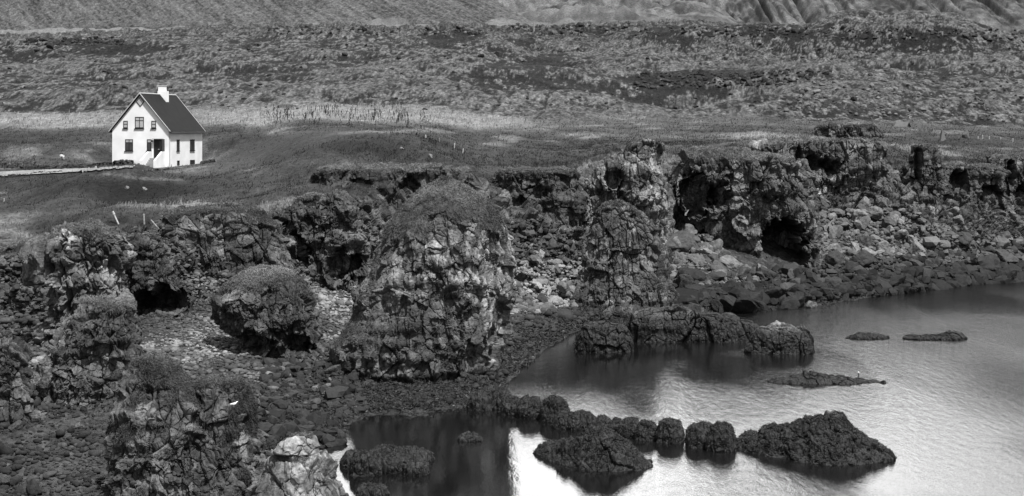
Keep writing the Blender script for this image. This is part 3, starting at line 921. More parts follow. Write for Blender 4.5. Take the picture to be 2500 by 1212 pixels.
rock_mass('headland', 'wide craggy cliff with pale fluted faces in the right background', 'cliff', 174.0,
          [(340, 1980, 2140), (348, 1860, 2150), (362, 1838, 2170), (400, 1840, 2180), (440, 1860, 2184), (490, 1880, 2190), (530, 1900, 2190), (580, 1900, 2190)],
          k=0.4, s1=1.5, s2=0.6, base=0.066, grass=0.8, weed=-1, seed=25, gz=0.8, amp=1.3, dents=[(1990, 400, 26, 18, 2.0), (1950, 400, 10, 40, 1.2), (2030, 405, 20, 14, 1.6)], guano_and_shade=[(2070, 420, 60, 50, 0.18)], lumpy=0.16, columns=1.0)
rock_mass('rock_outcrop', 'flat topped upper rock block crowning the wide craggy cliff', 'cliff', 176.5,
          [(306, 1996, 2120), (312, 1986, 2140), (328, 1984, 2148), (345, 1982, 2150), (400, 1975, 2155)],
          k=0.5, s1=1.0, s2=0.4, base=0.055, grass=1.0, weed=-1, seed=26, gz=0.75, galb=0.045)
rock_mass('rock_spire', 'narrow upright pillar with a dark vertical cleft on the right skyline of the cliffs', 'cliff', 173.0,
          [(350, 2240, 2265), (358, 2228, 2284), (385, 2226, 2294), (430, 2222, 2300), (480, 2205, 2312), (530, 2190, 2318), (590, 2180, 2322), (650, 2180, 2322)],
          k=0.8, s1=1.1, s2=0.45, base=0.042, grass=0.8, weed=-1, seed=27, gz=0.75, dents=[(2241, 395, 10, 42, 2.6), (2222, 500, 18, 36, 3.0)], lumpy=0.14)
rock_mass('rock_outcrop', 'low notched cliff between the narrow pillar and the right edge', 'cliff', 174.0,
          [(404, 2340, 2410), (410, 2310, 2440), (430, 2298, 2450), (480, 2290, 2456), (530, 2285, 2465), (590, 2280, 2470), (660, 2280, 2470)],
          k=0.5, s1=1.2, s2=0.5, base=0.048, grass=0.7, weed=-1, seed=28, gz=0.75, dents=[(2345, 455, 22, 40, 2.2), (2420, 500, 26, 50, 2.6)], lumpy=0.15)
rock_mass('rock_outcrop', 'last cliff block with dark slots cut by the right edge of the photo', 'cliff', 176.0,
          [(380, 2470, 2540), (388, 2430, 2580), (410, 2420, 2620), (450, 2425, 2640), (520, 2430, 2650), (600, 2430, 2660), (660, 2430, 2660)],
          k=0.5, s1=1.2, s2=0.5, base=0.055, grass=0.7, weed=-1, seed=29, gz=0.8, dents=[(2470, 420, 10, 26, 2.0), (2500, 500, 20, 50, 2.5)])
rock_mass('rock_outcrop', 'shaded cliff face running out of the left edge of the photo', 'cliff', 124.0,
          [(590, -120, 60), (600, -200, 110), (640, -220, 130), (700, -220, 140), (760, -220, 150), (830, -220, 150)],
          k=0.35, s1=1.2, s2=0.45, base=0.04, grass=0.6, weed=-1, seed=30, gz=0.75, dents=[(40, 690, 90, 50, 2.0)])

# rocks in the water: weed-hung reef, islets, the row of round rocks
rock_mass('reef', 'long low reef with pale barnacled crest running left from the domed rock', 'reef', 117.5,
          [(750, 1560, 1620), (758, 1500, 1700), (774, 1470, 1790), (792, 1456, 1850), (815, 1456, 1858), (838, 1450, 1866), (860, 1450, 1870)],
          k=0.22, s1=0.9, s2=0.36, base=0.036, weed=1.75, seed=41, lumpy=0.05, amp=0.8, power=3.5)
rock_mass('sea_rock', 'dark rounded weedy rock at the left end of the long reef', 'rock', 112.0,
          [(788, 1450, 1490), (796, 1420, 1520), (815, 1408, 1538), (840, 1402, 1548), (865, 1400, 1552)],
          k=0.6, s1=0.8, s2=0.3, base=0.03, weed=2.0, seed=42, amp=0.6)
rock_mass('sea_rock', 'pale topped domed rock with black weed skirt ending the long reef', 'rock', 111.0,
          [(792, 1895, 1925), (800, 1870, 1950), (818, 1840, 1972), (845, 1826, 1982), (866, 1822, 1984), (890, 1820, 1986)],
          k=0.6, s1=0.7, s2=0.28, base=0.075, weed=1.45, seed=43, amp=0.8)

WEEDG = 'weed hung rocks in a row across the bay'


def weed_rock(name, label, px, py, wpx, hpx, seed, k=0.8, group=None, pts=None, tufts=1.0, base=0.02, cat='rock', power=2.2, crest=None, Y0=None, skew=0.0):
    """rock under a hanging coat of bladder wrack; py is its waterline row"""
    Y = CH * F / (py - HZ) + 0.35 * k * wpx * 0.5 * CH / (py - HZ)
    if Y0: Y = Y0
    if pts is None:
        pts = [(py - hpx, px - 0.08 * wpx, px + 0.08 * wpx), (py - 0.93 * hpx, px - 0.28 * wpx, px + 0.26 * wpx), (py - 0.7 * hpx, px - 0.42 * wpx, px + 0.42 * wpx),
               (py - 0.35 * hpx, px - 0.50 * wpx, px + 0.49 * wpx), (py, px - 0.5 * wpx, px + 0.5 * wpx), (py + 0.4 * hpx, px - 0.46 * wpx, px + 0.46 * wpx)]
    pr = np.array(pts, float)
    nth, nz = int(np.clip(wpx * 2.2, 70, 420)), int(np.clip(hpx * 1.6, 36, 170))
    s = np.concatenate([[0], np.cumsum(np.hypot(np.diff(pr[:, 0]), np.diff(pr[:, 2] - pr[:, 1]) * 0.5))])
    q = pchip(s, pr, np.linspace(0, s[-1], nz))
    half = (q[:, 2] - q[:, 1]) * 0.5 * Y / F
    xc = ((q[:, 2] + q[:, 1]) * 0.5 - 1250) * Y / F
    z = CH - (q[:, 0] - HZ) * Y / F
    th = np.linspace(0, 2 * math.pi, nth, endpoint=False)
    c, sn = np.cos(th), np.sin(th)
    rr = (np.abs(c) ** power + np.abs(sn) ** power) ** (-1.0 / power)
    V = np.zeros((nz, nth, 3))
    V[:, :, 0] = xc[:, None] + half[:, None] * (rr * c)[None]
    V[:, :, 1] = Y + k * half[:, None] * (rr * sn)[None]
    V[:, :, 2] = z[:, None]
    V[:, :, 1] += skew * np.maximum(0, xc[-3] - V[:, :, 0])      # the low end runs back from the camera
    V[0] = V[0].mean(0)
    P = V.reshape(-1, 3)
    N = grid_normals(V, True).reshape(-1, 3)
    if (N * (P - np.array((xc.mean(), Y, z.mean())))).sum() < 0: N = -N
    size = half.max()
    P = P + N * (min(0.10 * size, 0.16) * 2 * fbm(P, size * 0.7, 3, seed))[:, None]
    ridged = 1 - np.abs(noise(P, (0.45, 0.45, 1.3), seed + 1)) * 2
    P = P + N * (0.05 * ridged + 0.14 * min(1.0, size / 2.0) * fbm(P, (0.7, 0.7, 0.7), 3, seed + 2) + 0.05 * fbm(P, (0.16, 0.16, 0.4), 2, seed + 3))[:, None]
    fd, fa = fractured(P, 0.9, 0.36, 0.42 * min(1.0, size / 2.6), seed + 20)
    P = P + N * fd[:, None]
    ec, rc_, qc, tc_ = cells(P + 0.15 * np.stack([noise(P, 0.5, seed + 5)] * 3, 1), np.array((0.42, 0.42, 0.7)), seed + 6)
    P = P + N * (0.09 * np.sqrt(np.clip(ec, 0, 1)) + 0.06 * (rc_ - 0.5))[:, None]
    al = base * (1 + 1.0 * fbm(P, 0.5, 3, seed + 4)) * (0.6 + 0.8 * qc)
    if crest:
        m = smooth(P[:, 2] + 0.3 * fbm(P, 0.6, 3, seed + 7), crest, crest + 0.3)
        e_, r_, q_, t_ = cells(P, 0.3, seed + 9)
        P = P + N * (m * (0.22 * (r_ - 0.4) + 0.15 * t_))[:, None]
        al = al * (1 - m) + 0.075 * m * (0.6 + 0.8 * q_)
    o = link(name, raw_mesh(name, P, grid_faces(nz, nth, True)[:, ::-1], M_WEED, {'alb': np.clip(al, 0.006, 0.3)}))
    tag(o, label, cat, group)
    vis = np.where((N[:, 1] < 0.5) & (P[:, 2] > 0.02) & (P[:, 2] < (crest or 99)))[0]
    nb = int(len(vis) * 0.22 * tufts)
    if nb > 40:
        kx = RNG.choice(vis, nb)
        down = np.array((0, 0, -1.0)) - N[kx] * (-N[kx][:, 2:3])
        D = down * 0.6 + N[kx] * 0.2 + RNG.normal(size=(nb, 3)) * 0.5
        D /= np.maximum(np.linalg.norm(D, axis=1, keepdims=True), 1e-6)
        Vb, fb, ab = blades(P[kx], D, 0.08 * RNG.uniform(0.4, 1.5, nb), np.full(nb, Y * 0.00036), np.clip(base * RNG.uniform(0.5, 2.8, nb), 0.005, 0.1), 0.2)
        g = link('seaweed', raw_mesh('seaweed', Vb, fb, M_WEED, {'alb': ab}), o)
        g['kind'] = 'stuff'
    return o


weed_rock('sea_rock', 'broad islet of hummocky seaweed, left of the two big ones in the water', 1450, 1165, 270, 104, 51, 0.7,
          pts=[(1052, 1448, 1470), (1062, 1426, 1498), (1080, 1398, 1520), (1100, 1362, 1542), (1120, 1332, 1566), (1136, 1310, 1584), (1152, 1308, 1586), (1190, 1350, 1560)], Y0=73.8, skew=1.0, cat='islet')
weed_rock('sea_rock', 'big wedge shaped seaweed islet topped with bare broken stones', 1990, 1142, 370, 126, 52, 0.6,
          pts=[(1010, 2024, 2040), (1024, 1988, 2064), (1044, 1934, 2086), (1064, 1888, 2108), (1084, 1852, 2130), (1104, 1824, 2154), (1116, 1808, 2172), (1132, 1802, 2178), (1180, 1850, 2150)], Y0=75.5, skew=0.8, cat='islet', crest=1.9)
row = [(1174, 1000, 74, 44), (1217, 998, 84, 52), (1248, 1012, 62, 44), (1297, 1020, 76, 54), (1355, 1030, 76, 68), (1377, 1046, 62, 42), (1421, 1048, 78, 46), (1468, 1054, 62, 36),
       (1506, 1056, 46, 34), (1538, 1066, 62, 48), (1580, 1074, 62, 48), (1636, 1080, 74, 60), (1712, 1092, 82, 64), (1762, 1100, 80, 70)]
rl = ['shaggy weed rock nearest the big stack in the row', 'second weed rock out from the big stack in the row', 'small weed rock tucked before the second in the row', 'wide drooping weed rock fourth from the big stack',
      'tallest peaked weed rock midway along the left half of the row', 'low weed rock at the foot of the tallest peaked one', 'broad sloping weed rock right of the tallest peaked one', 'flat half submerged weed rock midway along the row',
      'smallest dark weed rock in the middle of the row', 'domed weed rock right of the smallest one in the row', 'domed weed rock touching the large round one near the gap', 'large round weed rock left of the gap in the row',
      'large round weed rock right of the gap in the row', 'steep egg shaped weed rock ending the row beside the wedge islet']
for i, (px, py, wp, hp) in enumerate(row):
    weed_rock('sea_rock', rl[i], px, py, wp * 0.86, hp * 0.9, 60 + i, 0.8, WEEDG)
small = [(1026, 1000, 42, 32, 'cone shaped weed rock by the foot of the big stack'), (973, 1004, 34, 22, 'little weed rock left of the cone shaped one'), (889, 1160, 62, 56, 'round mop like weed rock in the dark pool at lower left'),
         (856, 1138, 42, 34, 'weed rock behind and left of the mop like one in the pool'), (980, 1128, 150, 34, 'flat weed ledge in the dark pool at lower left'), (945, 1152, 76, 34, 'weed rock between the mop like one and the flat ledge'),
         (1014, 1158, 64, 28, 'low weed rock on the right of the pool group'), (912, 1224, 74, 36, 'weed rock cut by the bottom edge of the photo'), (652, 1096, 46, 40, 'dark weed rock behind the pale pointed rock'),
         (658, 1140, 54, 60, 'black weed rock between the near stack and the pale pointed rock'), (1150, 1076, 56, 12, 'thin weed patch breaking the surface of the dark pool')]
for i, (px, py, wp, hp, lb) in enumerate(small):
    weed_rock('sea_rock', lb, px, py, wp, hp, 90 + i, 0.8, 'weed covered rocks in the shallow pool')
rock_mass('reef', 'thin dark reef awash with foam in the middle of the bay', 'reef', 98.0,
          [(908, 1962, 1985), (914, 1935, 2010), (922, 1905, 2075), (928, 1885, 2120), (934, 1872, 2150), (940, 1866, 2160), (950, 1870, 2160), (965, 1880, 2155)],
          k=0.3, s1=0.7, s2=0.3, base=0.05, weed=2.0, seed=111, lumpy=0.03, amp=0.7, but=0.3)
rock_mass('reef', 'short dark reef left of its twin out on the grey water', 'reef', 118.4,
          [(813, 2100, 2125), (817, 2082, 2150), (822, 2070, 2168), (828, 2064, 2172), (836, 2070, 2168), (845, 2080, 2160)],
          k=0.3, s1=0.6, s2=0.28, base=0.05, weed=2.0, seed=112, lumpy=0.03, amp=0.6, but=0.25)
rock_mass('reef', 'short dark reef farthest right on the grey water', 'reef', 118.0,
          [(811, 2312, 2332), (815, 2270, 2348), (820, 2230, 2354), (826, 2205, 2360), (833, 2212, 2360), (845, 2230, 2350)],
          k=0.3, s1=0.7, s2=0.3, base=0.05, weed=2.0, seed=113, lumpy=0.03, amp=0.6, but=0.25)


# ------------------------------------------------------------------ loose stones
def ico(sub):
    import bmesh
    bm = bmesh.new()
    bmesh.ops.create_icosphere(bm, subdivisions=sub, radius=1.0)
    V = np.array([v.co[:] for v in bm.verts])
    Fc = np.array([[v.index for v in f.verts] for f in bm.faces])
    bm.free()
    return V, Fc


def angular(V, seed, planes=11, sharp=1.0):
    """directions -> radius of a random convex polyhedron"""
    g = np.random.default_rng(seed)
    n = g.normal(size=(planes, 3))
    n /= np.linalg.norm(n, axis=1, keepdims=True)
    d = g.uniform(0.62, 1.0, planes)
    dots = V @ n.T
    r = np.where(dots > 0.08, d[None] / np.maximum(dots, 0.08), 9.0)
    if sharp >= 1: rad = r.min(1)
    else: rad = (r ** -8).sum(1) ** (-1 / 8)
    return V * np.minimum(rad, 1.45)[:, None]


ICO3, ICO1, ICO2 = ico(4), ico(1), ico(2)
BOULD = []
for i in range(14):
    V, Fc = ICO3
    B = angular(V, 500 + i)
    nrm = B / np.linalg.norm(B, axis=1, keepdims=True)
    B = B + nrm * (0.10 * fbm(B, 0.55, 4, 300 + i, 0.6) * 2)[:, None]
    a = 1 + 0.9 * fbm(B, 0.6, 4, 330 + i)
    BOULD.append((B, Fc, a))
BM = {}


def boulder(name, label, p, size, var, base, rot, group=None, squash=0.8, mat=None):
    key = (var, round(base, 3))
    if key not in BM:
        B, Fc, a = BOULD[var]
        BM[key] = raw_mesh('boulder', B, Fc, mat or M_STONE, {'alb': np.clip(a * base, 0.01, 0.5)})
    o = link(name, BM[key])
    o.location = p
    o.scale = (size, size * 0.9, size * squash)
    o.rotation_euler = rot
    tag(o, label, 'boulder', group)
    return o


def at_sheet(px, py):
    return ground_px(px, py)


# single boulders one can point at: px, py (centre), width px, albedo, label
named = [(2112, 497, 44, 0.12, 'speckled round boulder perched highest on the right talus'), (2105, 523, 32, 0.15, 'pale boulder just under the speckled round one'), (2136, 525, 36, 0.12, 'speckled boulder right of the pale one below the perched boulder'),
         (2166, 541, 44, 0.07, 'grey leaning slab boulder right of the speckled pair on the talus'), (2035, 562, 46, 0.10, 'broad grey boulder at the left of the right talus'), (2330, 512, 32, 0.15, 'pale upright block under the notched cliff'),
         (2342, 535, 32, 0.15, 'pale flat block at the foot of the upright block'), (2088, 600, 32, 0.17, 'white topped boulder low on the right talus'), (2150, 602, 40, 0.15, 'mottled white boulder in the lower right talus'),
         (2230, 590, 36, 0.15, 'pale rounded boulder at the lower edge of the right talus'), (2160, 570, 34, 0.07, 'dark square boulder in the middle of the right talus'), (2035, 626, 60, 0.035, 'black wet boulder at the foot of the right talus'), (2100, 632, 60, 0.035, 'flat black slab at the foot of the right talus'),
         (2345, 580, 44, 0.04, 'dark boulder beneath the notched cliff near the shore'), (1862, 662, 46, 0.11, 'grey split boulder before the black sea cave'), (1745, 606, 60, 0.11, 'long pale boulder on the left talus below the cliff'), (1780, 646, 50, 0.13, 'pale flat boulder midway down the left talus'),
         (1762, 668, 40, 0.11, 'rounded pale boulder low on the left talus'), (1822, 655, 38, 0.12, 'pale boulder beside the split boulder on the left talus'), (1920, 704, 56, 0.045, 'dark tilted slab near the shore under the sea cave'), (1830, 700, 44, 0.04, 'dark triangular boulder low on the left talus'),
         (1376, 640, 34, 0.06, 'dark square boulder on the gully scree'), (1316, 618, 18, 0.18, 'white flat stone high on the gully scree'), (1326, 734, 42, 0.025, 'black wet boulder at the foot of the gully'), (1430, 738, 34, 0.05, 'hollowed grey boulder left of the basalt columns'),
         (1390, 708, 44, 0.12, 'smooth pale boulder on the storm beach left of the basalt columns'), (1368, 700, 36, 0.11, 'rounded grey boulder left of the smooth pale one'), (815, 902, 36, 0.06, 'lone round boulder on the weedy flat left of the big stack'), (190, 1044, 20, 0.09, 'round cobble on the beach behind the near stack'),
         (40, 1042, 40, 0.05, 'large speckled boulder at the foot of the left edge rock'), (85, 1196, 46, 0.02, 'black boulder in the bottom left corner'), (12, 1178, 44, 0.04, 'dark round boulder at the left edge of the lower beach'), (353, 466, 14, 0.2, 'pale stone set in the grassy mound'),
         (310, 458, 12, 0.13, 'small grey stone beside the pale one in the grassy mound'), (980, 362, 9, 0.2, 'white stone on the big grassy hill'), (1052, 379, 14, 0.16, 'elongated pale rock on the right flank of the grassy hill'), (2030, 688, 40, 0.03, 'black weedy boulder on the shore below the right talus'),
         (1980, 745, 40, 0.10, 'grey boulder standing at the water edge under the cave'), (2340, 690, 40, 0.012, 'black weed boulder awash at the far right shore'), (1218, 130, 24, 0.02, 'black lava block lying in the heath'), (125, 112, 22, 0.02, 'black lava knob on the left crest of the heath')]
g_ = np.random.default_rng(5)
for i, (px, py, wp, al, lb) in enumerate(named):
    p = at_sheet(px, py + wp * 0.30)
    sz = wp * 0.5 * p[1] / F * 0.92
    boulder('boulder', lb, p + np.array((0, 0, sz * 0.35)), sz, i % 14, al, tuple(g_.uniform(0, 6.28, 3) * np.array((0.12, 0.12, 1))))


def scatter(n, region, wpx, al, label, group, squash=0.75):
    """n boulders over the quad region (photo corners tl,tr,br,bl)"""
    tl, tr, br, bl = [np.array(c, float) for c in region]
    for _ in range(n):
        u, v = g_.random(), g_.random()
        c = tl * (1 - u) * (1 - v) + tr * u * (1 - v) + br * u * v + bl * (1 - u) * v
        p = at_sheet(c[0], c[1])
        sz = math.exp(g_.normal(math.log(wpx), 0.38)) * 0.40 * p[1] / F
        a = al[int(g_.integers(len(al)))]
        boulder('boulder', label, p + np.array((0, 0, sz * 0.2)), sz, int(g_.integers(14)), a, tuple(g_.uniform(0, 6.28, 3) * np.array((0.2, 0.2, 1))), group, squash)


scatter(70, [(2000, 515), (2180, 500), (2320, 600), (2010, 650)], 25, (0.05, 0.09, 0.15), 'grey angular boulder in the talus fan under the wide craggy cliff', 'boulders in the right talus fan')
scatter(45, [(1640, 565), (1720, 580), (1860, 690), (1650, 690)], 30, (0.06, 0.10, 0.15), 'grey angular boulder in the talus left of the sea cave', 'boulders in the left talus')
scatter(45, [(1640, 690), (2480, 610), (2490, 645), (1700, 725)], 34, (0.02, 0.03, 0.05), 'dark wet boulder on the shore under the talus slopes', 'dark boulders along the shore', 0.65)
scatter(20, [(1250, 620), (1420, 600), (1450, 730), (1240, 760)], 24, (0.10, 0.15, 0.22), 'grey stone strewn over the scree of the gully', 'stones on the gully scree')
scatter(16, [(2300, 580), (2500, 590), (2500, 630), (2280, 630)], 26, (0.06, 0.09, 0.13), 'grey boulder at the foot of the far right cliffs', 'boulders under the far right cliffs')
for q_ in ([(1560, 728), (1850, 736), (1850, 772), (1560, 760)], [(1850, 736), (2100, 712), (2100, 742), (1850, 770)], [(2100, 708), (2320, 682), (2320, 712), (2100, 742)], [(2320, 680), (2520, 666), (2520, 694), (2320, 712)]):
    scatter(17, q_, 46, (0.012, 0.016, 0.02), 'black seaweed covered boulder at the tide line', 'black boulders at the tide line', 0.55)


def rubble(name, label, regs, seed):
    """small broken stones between the boulders, far too many to count"""
    g = np.random.default_rng(seed)
    A, Fs, AL, off = [], [], [], 0
    V, Fc = ICO2
    var = [angular(V, 700 + i, 9) for i in range(16)]
    for (n, q, wpx, al) in regs:
        tl, tr, br, bl = [np.array(c, float) for c in q]
        for _ in range(n):
            u, v = g.random(), g.random()
            c = tl * (1 - u) * (1 - v) + tr * u * (1 - v) + br * u * v + bl * (1 - u) * v
            p = at_sheet(c[0], c[1])
            sz = math.exp(g.normal(math.log(wpx), 0.4)) * 0.40 * p[1] / F
            th = g.uniform(0, 6.28)
            B = var[int(g.integers(16))] * np.array((1, g.uniform(0.6, 1), g.uniform(0.5, 0.9))) * sz
            B = np.stack([B[:, 0] * math.cos(th) - B[:, 1] * math.sin(th), B[:, 0] * math.sin(th) + B[:, 1] * math.cos(th), B[:, 2]], 1) + p + np.array((0, 0, sz * 0.25))
            A.append(B); Fs.append(Fc + off); off += len(V)
            AL.append(np.full(len(V), al * g.uniform(0.45, 1.7)))
    o = link(name, raw_mesh(name, np.concatenate(A), np.concatenate(Fs), M_STONE, {'alb': np.concatenate(AL)}))
    tag(o, label, 'rubble', kind='stuff')


rubble('talus_rubble', 'small broken stones filling the slopes and shore between the boulders',
       [(1300, [(1990, 530), (2190, 505), (2360, 620), (2000, 650)], 11, 0.08), (1000, [(1630, 565), (1730, 585), (1880, 700), (1640, 700)], 12, 0.085), (900, [(1640, 690), (2490, 605), (2500, 660), (1660, 745)], 17, 0.026),
        (500, [(1220, 540), (1420, 540), (1430, 640), (1230, 650)], 12, 0.04), (800, [(1230, 645), (1430, 640), (1470, 745), (1235, 775)], 13, 0.15), (500, [(2260, 575), (2520, 580), (2520, 650), (2260, 650)], 14, 0.06), (1700, [(1540, 722), (2520, 650), (2520, 694), (1540, 768)], 24, 0.013),
        (500, [(720, 520), (900, 560), (900, 700), (720, 690)], 12, 0.07), (700, [(330, 560), (700, 540), (700, 720), (330, 740)], 9, 0.06), (420, [(640, 880), (900, 900), (880, 1010), (640, 1010)], 20, 0.02), (260, [(620, 1010), (860, 1010), (840, 1100), (640, 1100)], 24, 0.016), (60, [(640, 880), (900, 900), (880, 1000), (640, 1000)], 16, 0.07), (500, [(0, 640), (110, 640), (110, 800), (0, 800)], 12, 0.05)], 77)


rubble('lava_rubble', 'dark lava blocks scattered over the heath and along its crest',
       [(90, [(60, 96), (300, 92), (300, 112), (60, 112)], 10, 0.02), (110, [(640, 66), (1180, 70), (1180, 90), (640, 84)], 9, 0.022), (260, [(1250, 62), (2500, 76), (2500, 106), (1250, 84)], 9, 0.022), (260, [(0, 110), (2500, 110), (2500, 270), (0, 270)], 9, 0.02), (260, [(1550, 180), (2050, 175), (1900, 215), (1550, 220)], 10, 0.02), (300, [(1900, 200), (2500, 170), (2500, 300), (1900, 300)], 9, 0.09)], 78)


def pebbles(n):
    """rounded beach cobbles: one mass nobody could count"""
    i0, i1 = 0, np.searchsorted(tt, 2.25)
    ii = RNG.integers(i0, i1, n * 3)
    jj = RNG.integers(0, NCOL, n * 3)
    P = S1[ii, jj]
    pxx = PXS[jj]
    pr = HZ + (CH - P[:, 2]) * F / P[:, 1]
    dens = np.full(len(P), 0.45)
    dens = np.where((pxx > 330) & (pxx < 900) & (pr > 690) & (pr < 905), 1.0, dens)
    dens = np.where((pxx > 1200) & (pxx < 1480) & (pr > 640) & (pr < 850), 1.0, dens)
    dens *= smooth(P[:, 2], 0.05, 0.4) * (pr < 1260) * (pxx > -120) * (pxx < 1640)
    k = np.where(RNG.random(len(P)) < dens)[0][:n]
    P = P[k]
    pxx, pr = pxx[k], pr[k]
    n = len(k)
    V, Fc = ICO2
    sz = np.exp(RNG.normal(math.log(0.115), 0.42, n))
    sz = sz * np.clip(1 + 1.6 * fbm(P, 4.5, 3, 75), 0.55, 2.0)
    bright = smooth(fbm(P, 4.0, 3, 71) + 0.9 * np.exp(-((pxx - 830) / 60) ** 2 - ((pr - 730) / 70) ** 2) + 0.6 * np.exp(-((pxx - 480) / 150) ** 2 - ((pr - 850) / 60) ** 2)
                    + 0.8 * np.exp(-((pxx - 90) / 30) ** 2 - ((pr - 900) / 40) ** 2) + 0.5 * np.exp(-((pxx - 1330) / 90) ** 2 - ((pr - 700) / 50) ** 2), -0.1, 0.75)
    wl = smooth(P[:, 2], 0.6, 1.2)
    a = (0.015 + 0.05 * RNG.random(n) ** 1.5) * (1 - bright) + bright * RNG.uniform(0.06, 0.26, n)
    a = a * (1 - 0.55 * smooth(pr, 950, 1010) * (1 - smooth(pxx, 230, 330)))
    a = a * wl + (1 - wl) * RNG.uniform(0.012, 0.04, n)
    sz = sz * (1 + 0.7 * np.exp(-((pxx - 1330) / 100) ** 2 - ((pr - 720) / 60) ** 2))
    var = [angular(V, 900 + i, 16, 0.5) for i in range(24)]
    var = np.stack(var)[RNG.integers(0, 24, n)]
    th = RNG.uniform(0, 6.28, n)
    sc = np.stack([np.ones(n), RNG.uniform(0.65, 0.95, n), RNG.uniform(0.45, 0.75, n)], 1)
    var = var * sc[:, None, :] * sz[:, None, None]
    x = var[:, :, 0] * np.cos(th)[:, None] - var[:, :, 1] * np.sin(th)[:, None]
    y = var[:, :, 0] * np.sin(th)[:, None] + var[:, :, 1] * np.cos(th)[:, None]
    A = np.stack([x, y, var[:, :, 2]], -1) + (P + np.array((0, 0, 1)) * (sz * 0.25)[:, None])[:, None, :]
    f = (np.arange(n)[:, None, None] * len(V) + Fc[None]).reshape(-1, 3)
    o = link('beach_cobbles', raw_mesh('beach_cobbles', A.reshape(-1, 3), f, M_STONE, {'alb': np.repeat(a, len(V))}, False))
    tag(o, 'rounded grey cobbles covering the beach between the stacks', 'cobbles', kind='stuff')


pebbles(38000)


def shore_weed(n=60000):
    i1 = np.searchsorted(tt, 2.0)
    ii = RNG.integers(0, i1, n * 4)
    jj = RNG.integers(0, NCOL, n * 4)
    P = S1[ii, jj]
    pr = HZ + (CH - P[:, 2]) * F / P[:, 1]
    wgt = (1 - smooth(P[:, 2] + 0.7 * fbm(P, 5.0, 3, 72), 0.5, 1.25)) * (P[:, 2] > 0.0) * (pr < 1230)
    k = np.where(RNG.random(len(P)) < wgt)[0][:n]
    P = P[k] + np.array((0, 0, 0.06))
    m = len(P)
    D = RNG.normal(size=(m, 3)) * np.array((1, 1, 0.45)) + np.array((0, -0.3, 0.15))
    D /= np.linalg.norm(D, axis=1, keepdims=True)
    a = RNG.uniform(0.008, 0.05, m) * np.where(RNG.random(m) < 0.08, 2.5, 1)
    V, f, al = blades(P, D, RNG.uniform(0.10, 0.34, m), P[:, 1] * 0.0007, a, 0.5)
    o = link('seaweed', raw_mesh('seaweed', V, f, M_WEED, {'alb': al}))
    tag(o, 'dark bladder wrack strewn over the low tide flat', 'seaweed', kind='stuff')


shore_weed()


# ------------------------------------------------------------------ hard-edged building helper
class MB:
    def __init__(s):
        s.v, s.f = [], []

    def poly(s, pts, thick=None):
        pass

    def box(s, x0, x1, y0, y1, z0, z1):
        b = len(s.v)
        s.v += [(x0, y0, z0), (x1, y0, z0), (x1, y1, z0), (x0, y1, z0), (x0, y0, z1), (x1, y0, z1), (x1, y1, z1), (x0, y1, z1)]
        s.f += [tuple(b + i for i in q) for q in ((0, 3, 2, 1), (4, 5, 6, 7), (0, 1, 5, 4), (1, 2, 6, 5), (2, 3, 7, 6), (3, 0, 4, 7))]
        return s

    def prism(s, pts, axis, a, b):
        """polygon pts extruded along axis ('x' or 'y') from a to b; pts are (other, z)"""
        k, n = len(s.v), len(pts)
        mk = (lambda t, p: (t, p[0], p[1])) if axis == 'x' else (lambda t, p: (p[0], t, p[1]))
        s.v += [mk(a, p) for p in pts] + [mk(b, p) for p in pts]
        s.f.append(tuple(range(k, k + n)))
        s.f.append(tuple(range(k + 2 * n - 1, k + n - 1, -1)))
        for i in range(n):
            j = (i + 1) % n
            s.f.append((k + i, k + n + i, k + n + j, k + j))
        return s

    def tube(s, p, q, r, r2=None, n=8):
        p, q = Vector(p), Vector(q)
        d = (q - p).normalized()
        u = d.orthogonal().normalized()
        v = d.cross(u)
        k = len(s.v)
        for c, rad in ((p, r), (q, r if r2 is None else r2)):
            for i in range(n):
                a = 2 * math.pi * i / n
                s.v.append(tuple(c + (u * math.cos(a) + v * math.sin(a)) * rad))
        for i in range(n):
            j = (i + 1) % n
            s.f.append((k + i, k + j, k + n + j, k + n + i))
        s.f.append(tuple(range(k + n - 1, k - 1, -1)))
        s.f.append(tuple(range(k + n, k + 2 * n)))
        return s

    def build(s, name, mat, parent=None, bevel=0.0):
        import bmesh
        me = bpy.data.meshes.new(name)
        me.from_pydata(s.v, [], s.f)
        bm = bmesh.new()
        bm.from_mesh(me)
        bmesh.ops.recalc_face_normals(bm, faces=bm.faces)
        if bevel:
            bmesh.ops.bevel(bm, geom=list(bm.edges), offset=bevel, segments=2, affect='EDGES', clamp_overlap=True)
        bm.to_mesh(me)
        bm.free()
        me.shade_flat()
        me.materials.append(mat)
        return link(name, me, parent)


M_WHITE = plain_mat('white_render', 0.78, 0.85, 0.10, 0.7, 0.2)
M_ROOF = plain_mat('dark_roof_sheet', 0.014, 0.75, 0.2, 1.5, 0.1, 0.12)
M_TRIM = plain_mat('pale_roof_edge', 0.5, 0.6, 0.1, 2.0)
M_FRAME = plain_mat('black_paint', 0.012, 0.45, 0.3, 4.0)
M_DOOR = plain_mat('black_door', 0.008, 0.5, 0.3, 4.0)
M_CURT = plain_mat('white_net_curtain', 0.4, 0.9, 0.15, 6.0)
M_STEP = plain_mat('concrete_step', 0.24, 0.9, 0.2, 2.5, 0.2)
M_WOOD = plain_mat('weathered_wood', 0.42, 0.85, 0.3, 6.0, 0.2)
M_GREYW = plain_mat('grey_wood', 0.25, 0.85, 0.3, 6.0, 0.2)
M_PATH = plain_mat('gravel_path', 0.2, 0.95, 0.3, 1.0, 0.3)
M_PALE = plain_mat('pale_sheet_roof', 0.11, 0.7, 0.15, 2.0)
M_TURF = plain_mat('turf_roof', 0.05, 1.0, 0.3, 4.0, 0.3)
